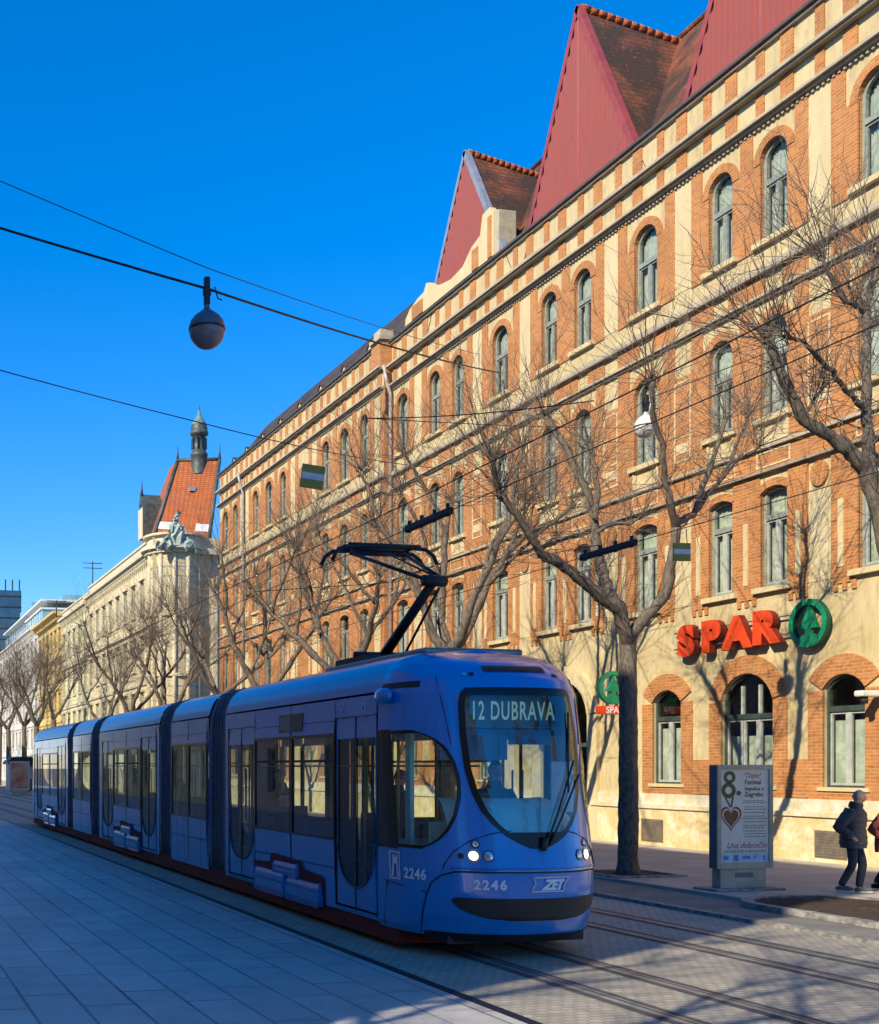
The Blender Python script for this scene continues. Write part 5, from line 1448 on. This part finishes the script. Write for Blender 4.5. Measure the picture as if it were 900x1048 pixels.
# steep roof: lower corners and ridge corners taken from the real pitch
Dr = 85.0
def RL(x, y, D=Dr): return at(x, y, D) - Vector((20.0, 79.0, 0))
A_, B_, C_, D_ = RL(157,551,83.2), RL(214,553,82.5), RL(225,470,84.6), RL(182,471,85.2)
E_, F_ = RL(157,551,83.2)+Vector((.4,6.5,0)), RL(214,553,82.5)+Vector((2.2,6.5,0))
b = MB(); b.quad(A_, B_, C_, D_); 
b.quad(B_, F_, C_+Vector((0,2.2,0)), C_); b.quad(E_, A_, D_, D_+Vector((0,2.2,0))); b.quad(D_, C_, C_+Vector((0,2.2,0)), D_+Vector((0,2.2,0))); b.quad(E_, F_, C_+Vector((0,2.2,0)), D_+Vector((0,2.2,0)))
ro = b.build('roof', M['tile_orange'], t)
b = MB()
for p, q in ((A_, D_), (B_, C_), (D_, C_)): b.tube([p, q], .14, 6)
for p in (D_, C_): b.tube([p, p+Vector((0,0,.55)), p+Vector((0,0,1.1))], [.12, .07, .015], 8)
b.build('hip_flashing', M['zinc'], ro)
m_ = A_.lerp(D_, .12); n_ = B_.lerp(C_, .10)
for f0, f1 in ((.0,.28), (.72,1.0)):
    b = MB(); b.quad(m_.lerp(n_, f0)+Vector((0,-.05,0)), m_.lerp(n_, f1)+Vector((0,-.05,0)), A_.lerp(D_,.21).lerp(B_.lerp(C_,.19), f1)+Vector((0,-.05,0)), A_.lerp(D_,.21).lerp(B_.lerp(C_,.19), f0)+Vector((0,-.05,0)))
    b.build('white_band', M['hoarding'], ro)
b = MB(); c = A_.lerp(D_, .62).lerp(B_.lerp(C_, .62), .5); b.box(c.x-.22, c.x+.22, c.y-.25, c.y+.1, c.z-.15, c.z+.15); b.build('roof_hatch', M['metal_grey'], ro)
lp = RL(204, 475, 85.0)
b = MB(); h = lambda f: f
b.lathe([(.66,-.8),(.62,0),(.60,.5),(.66,.55),(.66,.75),(.52,.8),(.52,2.05),(.68,2.1),(.72,2.3),(.62,2.35),(.64,2.65),(.5,3.0),(.26,3.35),(.12,3.6),(.07,3.9),(.015,4.4)], (0,0,0), 8)
b.build('lantern', M['zinc'], t, lp)
b = MB()
for a in range(8):
    x, y = .47*math.cos(rad(a*45+22)), .47*math.sin(rad(a*45+22)); b.box(x-.08, x+.08, y-.08, y+.08, 1.05, 1.85)
b.build('lantern_opening', M['black'], t, lp)
b = MB(); b.lathe([(.64,2.62),(.5,3.0),(.27,3.36),(.13,3.62),(.08,3.9)], (0,0,.012), 8); b.build('lantern_dome', M['copper'], t, lp)
# carved group in front of the roof
g = RL(181, 553, 80.6)
b = MB(); RG2 = random.Random(9)
bm = bmesh.new()
for (x, z, r_) in ((0,.2,.8),(-.9,-.25,.6),(.9,-.25,.6),(0,1.0,.55),(-.35,.8,.45),(.4,.7,.45),(0,1.55,.3),(-1.6,-.45,.4),(1.5,-.45,.4),(.1,1.95,.2)):
    mm = Matrix.Translation((x*.8, RG2.uniform(-.15,.15), z*.95)) @ Matrix.Diagonal((r_*.6, r_*.4, r_*.85, 1)); bmesh.ops.create_icosphere(bm, subdivisions=2, radius=1, matrix=mm)
for v in bm.verts: v.co += Vector((RG2.gauss(0,.09), RG2.gauss(0,.09), RG2.gauss(0,.09)))
me = bpy.data.meshes.new('statue'); bm.to_mesh(me); bm.free(); me.materials.append(M['statue']); link('statue', me, t, g)
# dormer on the street side with finial
dp_ = RL(152, 530, 86)
b = MB(); b.box(-.55, .9, -.6, .6, -1.6, .9); b.prism([(-.6,.9),(.6,.9),(0,1.7)], lambda u, v, d: (d, u, v), -.6, .9); b.tube([(-.5,0,1.5),(-.5,0,2.7)], [.14,.02], 6); b.build('dormer', M['zinc'], t, dp_)
b = MB(); b.box(-.62, -.56, -.62, .62, -1.6, .6); b.build('dormer_front', M['corner_trim'], t, dp_)
# aerials
b = MB()
for (x, y, h_) in ((95, 608, 3.0), (58, 632, 1.6)):
    p = RL(x, y, 108); b.tube([p, p+Vector((0,0,h_))], .05, 4)
    for q in (.95, .8): b.tube([p+Vector((-.9,0,h_*q)), p+Vector((.9,0,h_*q))], .035, 4)
b.build('aerial', M['iron'], t)

house('town_house', 'pale greenish house next beyond the corner building', 20.0, 104.1, 118.5, 17.0, M['greenish'], 4, 5, M['corner_trim'], M['win_frame'], M['tile_dark'], attic=.8, roofh=2.6)
house('town_house', 'ochre yellow house with a dark eave', 20.0, 118.6, 135.0, 18.0, M['ochre'], 5, 6, M['ochre'], M['win_frame'], M['tile_dark'], cornice=1.0, roofh=1.2)
house('town_house', 'off white house furthest down the row, with glass rooms on its roof', 20.0, 135.1, 185.0, 18.6, M['whiteh'], 5, 14, M['whiteh'], M['win_frame'], None)
t = thing('roof_pavilion', 'stepped teal glazed rooftop rooms above the off white house', 'building', (21.0, 137, 18.7))
b = MB(); b.box(0, 9, 2, 16, 0, 2.4, 0); b.box(.8, 9, 16, 40, 0, 3.4, 0); b.box(3, 9, 5, 11, 2.4, 4.6, 1); b.box(1, 9, 18, 30, 3.4, 5.4, 1); b.build('glazed_room', [M['teal_glass'], M['teal_glass']], t)
b = MB()
for z in (0, 2.4, 3.4): b.box(-.2, 9.2, 1.8, 16.2 if z < 3 else 40.2, z-.1, z+.12)
for y in range(2, 40, 2): b.box(-.06, .0, y, y+.12, 0, 2.4)
b.build('slab_edge', M['hoarding'], t)
# glass tower far away
pT = at(4, 784, 330); 
t = thing('office_tower', 'dark blue glass office tower far off at the left picture edge', 'building', (pT.x, pT.y, 0))
b = MB(); b.box(-14, 4.2, -6, 14, 0, 51, 0); b.build('shaft', M['far_glass'], t)
b = MB()
for k in range(17): b.box(-14.1, 4.3, -6.1, 14.1, 3*k+1.2, 3*k+1.5)
for k in range(10): b.box(-14+k*1.95, -13.7+k*1.95, -6.1, -5.6, 51, 54)
b.build('floor_band', M['iron'], t)
# block closing the street
t = house('town_house', 'pale block closing the far end of the street', 14.0, 262, 300, 14, M['whiteh'], 4, 8, M['whiteh'], M['win_frame'], M['tile_dark'], 40)
# far street clutter: red poster, kiosk with parasol
p = at(20, 796, 84)
t = thing('poster_board', 'small orange red poster board standing left of the tram rear', 'poster stand', (p.x, p.y, 0))
b = MB(); b.box(-.72, .72, -.1, .1, .42, 2.5); b.build('panel', M['whiteh'], t)
b = MB(); b.box(-.62, .62, -.115, -.1, .55, 2.38); o = b.build('poster', mat('orange_red_print', (.62,.16,.08), .6, 0, (.7,.42,.25), 1.2), t)
b = MB(); b.box(-.6, .6, -.12, .12, 0, .42); b.build('foot', M['case'], t)
p = at(23, 784, 96)
t = thing('kiosk', 'dark kiosk with a black awning behind the red poster board', 'kiosk', (p.x, p.y, 0))
b = MB(); b.box(-1.0, 1.0, 0, 3, 0, 2.3); b.build('cabin', M['case_side'], t)
b = MB(); b.box(-1.25, 1.25, -.6, 3.2, 2.3, 2.5); b.prism([(-1.2,2.5),(1.2,2.5),(.8,2.9),(-.8,2.9)], lambda u, v, d: (u, d, v), .0, 2.8); b.build('roof', M['iron'], t)
b = MB(); b.box(-.8, .8, -.03, 0, 1.1, 2.1); b.build('hatch', M['hoarding'], t)

# houses on the near side of the street (outside the picture; they shade the road and show in the tram's windows)
nh = [('town_house', 'grey beige house across the street opposite the shop', -52.0, -12.0, M['beige']), ('town_house', 'ochre house across the street opposite the tram front', 3.2, 22.0, M['ochre']),
      ('town_house', 'pale house across the street opposite the far wing', 22.1, 62.0, M['whiteh']), ('town_house', 'greenish house across the street by the corner building', 62.1, 105.0, M['greenish'])]
for nm, lb, a, c, m_ in nh:
    n_ = max(4, int((c-a)/3.4))
    t = house(nm, lb, 0, 0, c-a, 19.0, m_, 5, n_, M['corner_trim'], M['win_frame_white'], M['tile_dark'], 12, roofh=1.0)
    t.location = (-7.0, c, 0); t.rotation_euler = (0, 0, PI)

# ================================================================== people
M['skin'] = mat('skin', (.50,.29,.20), .6, 0, (.44,.24,.16), 8)
M['grey_hair'] = mat('grey_hair', (.34,.32,.30), .8, 0, (.22,.2,.19), 20)
M['brown_hair'] = mat('dark_brown_hair', (.035,.02,.013), .7)
M['puffer'] = mat('charcoal_padded_jacket', (.045,.05,.062), .55, 0, (.03,.033,.042), 6, bmp=.2, bscale=14)
M['jeans'] = mat('dark_jeans', (.035,.042,.065), .85, 0, (.022,.027,.045), 7, bmp=.2)
M['coat_red'] = mat('rust_red_coat', (.22,.045,.028), .8, 0, (.16,.03,.02), 6)
M['black_cloth'] = mat('black_trousers', (.012,.012,.014), .85)
M['shoe'] = mat('grey_sports_shoe', (.14,.14,.13), .6)
M['sole'] = mat('white_sole', (.6,.6,.58), .6)
M['cab_shirt'] = mat('dark_blue_shirt', (.02,.03,.06), .8)

def person(label, loc, rz, J, hgt, hair, top, legs, coat_len=.0, bulk=1.0, puff=False, seated=False, shoes='shoe', group=None, bald=False, longhair=False):
    """J: joints in metres for a 1.75 m body facing +y"""
    t = thing('person', label, 'person', loc, rz, group); s = hgt/1.75
    names = ['pelvis','waist','chest','neck','head','crown','lsh','lel','lwr','lha','rsh','rel','rwr','rha','lhip','lkn','lan','lto','rhip','rkn','ran','rto']
    V = [Vector(J[n])*s for n in names]; ix = {n: i for i, n in enumerate(names)}
    E = [('pelvis','waist'),('waist','chest'),('chest','neck'),('neck','head'),('head','crown'),('chest','lsh'),('lsh','lel'),('lel','lwr'),('lwr','lha'),('chest','rsh'),('rsh','rel'),('rel','rwr'),('rwr','rha'),
         ('pelvis','lhip'),('lhip','lkn'),('lkn','lan'),('lan','lto'),('pelvis','rhip'),('rhip','rkn'),('rkn','ran'),('ran','rto')]
    rr = dict(pelvis=.14,waist=.125,chest=.135,neck=.055,head=.085,crown=.075,lsh=.06,lel=.042,lwr=.03,lha=.03,rsh=.06,rel=.042,rwr=.03,rha=.03,lhip=.085,lkn=.055,lan=.038,lto=.03,rhip=.085,rkn=.055,ran=.038,rto=.03)
    me = skin_mesh('body', [v[:] for v in V], [(ix[a], ix[b_]) for a, b_ in E], [rr[n]*s for n in names]); me.materials.append(M['skin'])
    link('body', me, t)
    hd = V[ix['head']]; up = (V[ix['crown']]-hd).normalized(); fw = Vector(J['face']).normalized() if 'face' in J else Vector((0,1,0))
    rt = fw.cross(up).normalized(); fw = up.cross(rt).normalized()
    # head with nose, brow, ears
    bm = bmesh.new(); bmesh.ops.create_uvsphere(bm, u_segments=20, v_segments=14, radius=1)
    hc = hd + up*.055*s
    for v in bm.verts:
        x, y, z = v.co; k = 1 - .22*max(0, -z)*(.6+.4*max(0, y))
        v.co = hc + rt*x*.076*k*s + fw*(y*.095*k + (.012 if y > .85 and abs(z) < .3 else 0))*s + up*z*.118*s
    def blob(c, r):
        mm = Matrix.Translation(c) @ Matrix.Diagonal((r[0]*s, r[1]*s, r[2]*s, 1)); bmesh.ops.create_icosphere(bm, subdivisions=2, radius=1, matrix=mm)
    blob(hc + fw*.100*s - up*.012*s, (.016,.016,.024)); blob(hc + rt*.078*s, (.014,.02,.03)); blob(hc - rt*.078*s, (.014,.02,.03)); blob(hc + fw*.085*s - up*.058*s, (.026,.012,.008)); blob(hc+fw*.085*s+up*.022*s, (.05,.012,.008))
    hm = bpy.data.meshes.new('head'); bm.to_mesh(hm); bm.free(); hm.materials.append(M['skin'])
    for p in hm.polygons: p.use_smooth = True
    link('head', hm, t)
    e = MB()
    for q in (-1, 1): e.lathe([(0,-.010*s),(.009*s,-.004*s),(.009*s,.004*s),(0,.010*s)], hc + rt*q*.032*s + fw*.090*s + up*.010*s, 8)
    e.build('eyes', M['black'], t)
    # hair cap
    bm = bmesh.new(); bmesh.ops.create_uvsphere(bm, u_segments=22, v_segments=16, radius=1); RHr = random.Random(4)
    kill = []
    for v in bm.verts:
        x, y, z = v.co
        lim = (-.2 if not longhair else -.95) if y < .25 else (.50 if not longhair else .42)
        if z < lim: kill.append(v)
        r_ = 1.02 + RHr.uniform(-.012,.03)
        v.co = hc + rt*x*.079*r_*s + fw*(y*.097*r_-.006)*s + up*z*.121*r_*s
    bmesh.ops.delete(bm, geom=kill, context='VERTS')
    hm = bpy.data.meshes.new('hair'); bm.to_mesh(hm); bm.free(); hm.materials.append(hair); link('hair', hm, t)
    # hands with fingers
    for sd in ('l', 'r'):
        w_, h_ = V[ix[sd+'wr']], V[ix[sd+'ha']]; d = (h_-w_).normalized(); sdv = d.cross(fw).normalized() if abs(d.dot(fw)) < .95 else d.cross(up).normalized()
        b = MB(); pal = w_ + d*.05*s
        b.tube([w_, w_+d*.03*s, w_+d*.075*s, w_+d*.09*s], [.026*s,.036*s,.038*s,.03*s], 8)
        cu = fw if abs(d.dot(fw)) < .8 else -up
        for k, l_ in enumerate((.062,.075,.07,.055)):
            o = w_ + d*.085*s + sdv*(-.027+.018*k)*s; b.tube([o, o+d*l_*.45*s+cu*.008*s, o+d*l_*.75*s+cu*.03*s, o+d*l_*.8*s+cu*.05*s], [.0095*s,.009*s,.008*s,.006*s], 6)
        o = w_ + d*.03*s - sdv*.03*s; b.tube([o, o+d*.03*s-sdv*.022*s+cu*.012*s, o+d*.06*s-sdv*.022*s+cu*.03*s], [.012*s,.011*s,.008*s], 6)
        b.build('hand', M['skin'], t)
    # trousers
    L_ = lambda n: V[ix[n]]
    names2 = ['pelvis','waist','lhip','lkn','lan','rhip','rkn','ran']; E2 = [(0,1),(0,2),(2,3),(3,4),(0,5),(5,6),(6,7)]
    pr = [.155,.14,.10,.073,.062,.10,.073,.062]
    me = skin_mesh('trousers', [L_(n)[:] for n in names2], E2, [q*s for q in pr]); me.materials.append(legs); link('trousers', me, t)
    # jacket: a padded torso and two sleeves
    hem = V[ix['pelvis']] + Vector((0, 0, -(coat_len if coat_len else .02)*s)); wa, ch, nk = V[ix['waist']], V[ix['chest']], V[ix['neck']]
    C_ = [hem, hem.lerp(wa, .33), hem.lerp(wa, .66), wa, wa.lerp(ch, .33), wa.lerp(ch, .66), ch, ch.lerp(nk, .35), ch.lerp(nk, .6), ch.lerp(nk, .82), nk + Vector((0, 0, .015*s)), nk + Vector((0,0,.05*s))]
    RX = [.185,.190,.182,.172,.178,.190,.200,.195,.165,.115,.082,.080]; RY = [.150,.158,.152,.140,.142,.148,.150,.140,.118,.092,.080,.080]
    b = MB(); n = 20; rows = []
    sub_ = []
    for (c0, c1, x0, x1, y0, y1) in zip(C_, C_[1:], RX, RX[1:], RY, RY[1:]):
        for q in range(4):
            f = q/4; sub_.append((c0.lerp(c1, f), x0+(x1-x0)*f, y0+(y1-y0)*f))
    sub_.append((C_[-1], RX[-1], RY[-1]))
    for c, rx, ry in sub_:
        k = 1 + (.055*abs(math.sin(c.z/s*PI/.10)) - .03 if puff and c.z < nk.z else 0)
        bx = 1+(bulk-1)*min(1, max(0, (nk.z-c.z)/(.25*s)))
        rows.append([Vector((c.x + rx*bx*k*s*math.cos(2*PI*j/n), c.y + ry*bx*k*s*math.sin(2*PI*j/n), c.z)) for j in range(n)])
    b.add([p for r in rows for p in r], [(i*n+j, i*n+(j+1) % n, (i+1)*n+(j+1) % n, (i+1)*n+j) for i in range(len(rows)-1) for j in range(n)] + [list(range(n))], 0, True)
    for sd in ('l', 'r'):
        p0, p1, p2 = V[ix[sd+'sh']], V[ix[sd+'el']], V[ix[sd+'wr']]; P = []; R_ = []
        p0 = p0.lerp(ch, .12)
        ctl = [p0 + (p0-p1)*.10, p0, p0.lerp(p1,.5), p1, p1.lerp(p2,.5), p1.lerp(p2,.95)]; cr = [.03,.088,.080,.068,.060,.047]
        for i in range(len(ctl)-1):
            for q in range(5):
                f = q/5; P.append(ctl[i].lerp(ctl[i+1], f)); k = (1+.10*abs(math.sin((i*5+q)*.9))) if puff else 1
                R_.append((cr[i]+(cr[i+1]-cr[i])*f)*s*k*(1+(bulk-1)*.8))
        P.append(ctl[-1]); R_.append(cr[-1]*s); b.tube(P, R_, 12)
    jk = b.build('jacket', top, t)
    if puff:
        b = MB(); b.tube([nk+Vector((0,-.02,-.03))*s, nk+Vector((0,-.01,.03))*s, nk+Vector((0,.0,.075))*s], [.105*s,.112*s,.098*s], 14, cap=False); b.build('collar', top, jk)
    # shoes
    for sd in ('l', 'r'):
        a, o = V[ix[sd+'an']], V[ix[sd+'to']]; d = (o-a); d.z = 0; pitch = (o-a).z + .06*s; d.normalize()
        bm = bmesh.new(); bmesh.ops.create_uvsphere(bm, u_segments=14, v_segments=10, radius=1)
        c = a.lerp(o, .45); sv_ = Vector((-d.y, d.x, 0)); dd = (d*.95 + Vector((0,0,(o.z-a.z+.055*s)*4))).normalized()
        for v in bm.verts:
            x, y, z = v.co; zz = max(z, -.62)*(.055 if y < 0 else .055-.018*y); v.co = Vector((c.x, c.y, c.z-.012*s)) + sv_*x*.048*s + dd*y*.145*s + Vector((0,0,zz*s))
        sm_ = bpy.data.meshes.new('shoe'); bm.to_mesh(sm_); bm.free(); sm_.materials.append(M[shoes])
        for p in sm_.polygons: p.use_smooth = True
        so = link('shoe', sm_, t)
        b = MB(); P = [(.047*math.cos(rad(k*20)), .143*math.sin(rad(k*20))) for k in range(18)]
        b.add([Vector((c.x,c.y,c.z-.046*s)) + sv_*x*s + dd*y*s + Vector((0,0,q*s)) for q in (-.014, .010) for x, y in P], [list(range(18))[::-1], [18+k for k in range(18)]] + [(k, (k+1)%18, 18+(k+1)%18, 18+k) for k in range(18)])
        b.build('sole', M['sole'] if shoes == 'shoe' else M['black'], so)
    return t
WALK = dict(pelvis=(0,0,.93), waist=(0,.0,1.10), chest=(0,.02,1.32), neck=(0,.05,1.47), head=(0,.085,1.575), crown=(0,.095,1.665),
    lsh=(-.19,.02,1.40), lel=(-.29,-.14,1.13), lwr=(-.23,.06,.95), lha=(-.17,.10,.90), rsh=(.19,.02,1.40), rel=(.29,-.14,1.13), rwr=(.23,.06,.95), rha=(.17,.10,.90),
    lhip=(-.09,0,.90), lkn=(-.09,.12,.50), lan=(-.08,.06,.09), lto=(-.09,.22,.045), rhip=(.09,0,.90), rkn=(.09,.02,.49), ran=(.08,-.17,.11), rto=(.08,-.03,.05), face=(0,1,-.12))
person('grey haired person in a dark padded jacket and jeans walking past the poster stand', (15.62, 15.85, .1), rad(-150), WALK, 1.66, M['grey_hair'], M['puffer'], M['jeans'], bulk=1.30, puff=True, coat_len=.16)
W2_ = dict(WALK)
for a, c in (('l','r'),('r','l')):
    for n in ('kn','an','to','hip'): W2_[a+n] = (-WALK[c+n][0], WALK[c+n][1], WALK[c+n][2])
person('person in a rust red coat and black trousers half cut off at the right edge', (at(906, 912, 19.2).x, at(906, 912, 19.2).y, .1), rad(-150), W2_, 1.56, M['brown_hair'], M['coat_red'], M['black_cloth'], coat_len=.22, bulk=1.05, shoes='black_cloth', longhair=True)
SIT = dict(pelvis=(0,0,.52), waist=(0,-.02,.68), chest=(0,0,.92), neck=(0,.02,1.08), head=(0,.04,1.19), crown=(0,.05,1.29),
    lsh=(-.19,0,.99), lel=(-.25,.12,.76), lwr=(-.18,.36,.74), lha=(-.16,.44,.73), rsh=(.19,0,.99), rel=(.25,.12,.76), rwr=(.18,.36,.74), rha=(.16,.44,.73),
    lhip=(-.1,.02,.51), lkn=(-.12,.42,.50), lan=(-.12,.46,.12), lto=(-.12,.60,.06), rhip=(.1,.02,.51), rkn=(.12,.42,.50), ran=(.12,.46,.12), rto=(.12,.60,.06), face=(0,1,-.05))
person('tram driver in a dark shirt sitting behind the windscreen', (TX+.25, TY+1.42, .85), PI, SIT, 1.75, M['brown_hair'], M['cab_shirt'], M['black_cloth'], shoes='black_cloth')
person('passenger in dark clothes seated by a window behind the front door', (TX-.8, TY+5.85, .42), PI, SIT, 1.7, M['brown_hair'], M['black_cloth'], M['black_cloth'], shoes='black_cloth')
STAND = dict(WALK); STAND.update(lkn=(-.09,.02,.49), lan=(-.09,0,.09), lto=(-.1,.15,.045), rkn=(.09,.02,.49), ran=(.09,0,.09), rto=(.1,.15,.045), lel=(-.25,0,1.13), lwr=(-.24,.06,.9), lha=(-.24,.08,.83), rel=(.25,0,1.13), rwr=(.24,.06,.9), rha=(.24,.08,.83))
person('passenger in a dark jacket standing beside the first tram joint', (TX-.75, TY+9.1, .40), rad(90), STAND, 1.72, M['brown_hair'], M['puffer'], M['black_cloth'], shoes='black_cloth')
for y, x, rz, top, hair, lab in ((7.0, -.35, 70, 'coat_red', 'brown_hair', 'passenger in a rust coat standing inside the second tram door'), (13.3, -.4, 100, 'cab_shirt', 'grey_hair', 'grey haired passenger standing in the middle tram section'), (4.3, .35, -80, 'cab_shirt', 'brown_hair', 'passenger in a blue top standing between the seats behind the front door'), (17.4, -.4, 80, 'puffer', 'brown_hair', 'passenger in a dark jacket at the rear door of the middle tram section')):
    person(lab, (TX+x, TY+y, .40), rad(rz), STAND, 1.70, M[hair], M[top], M['black_cloth'], shoes='black_cloth')
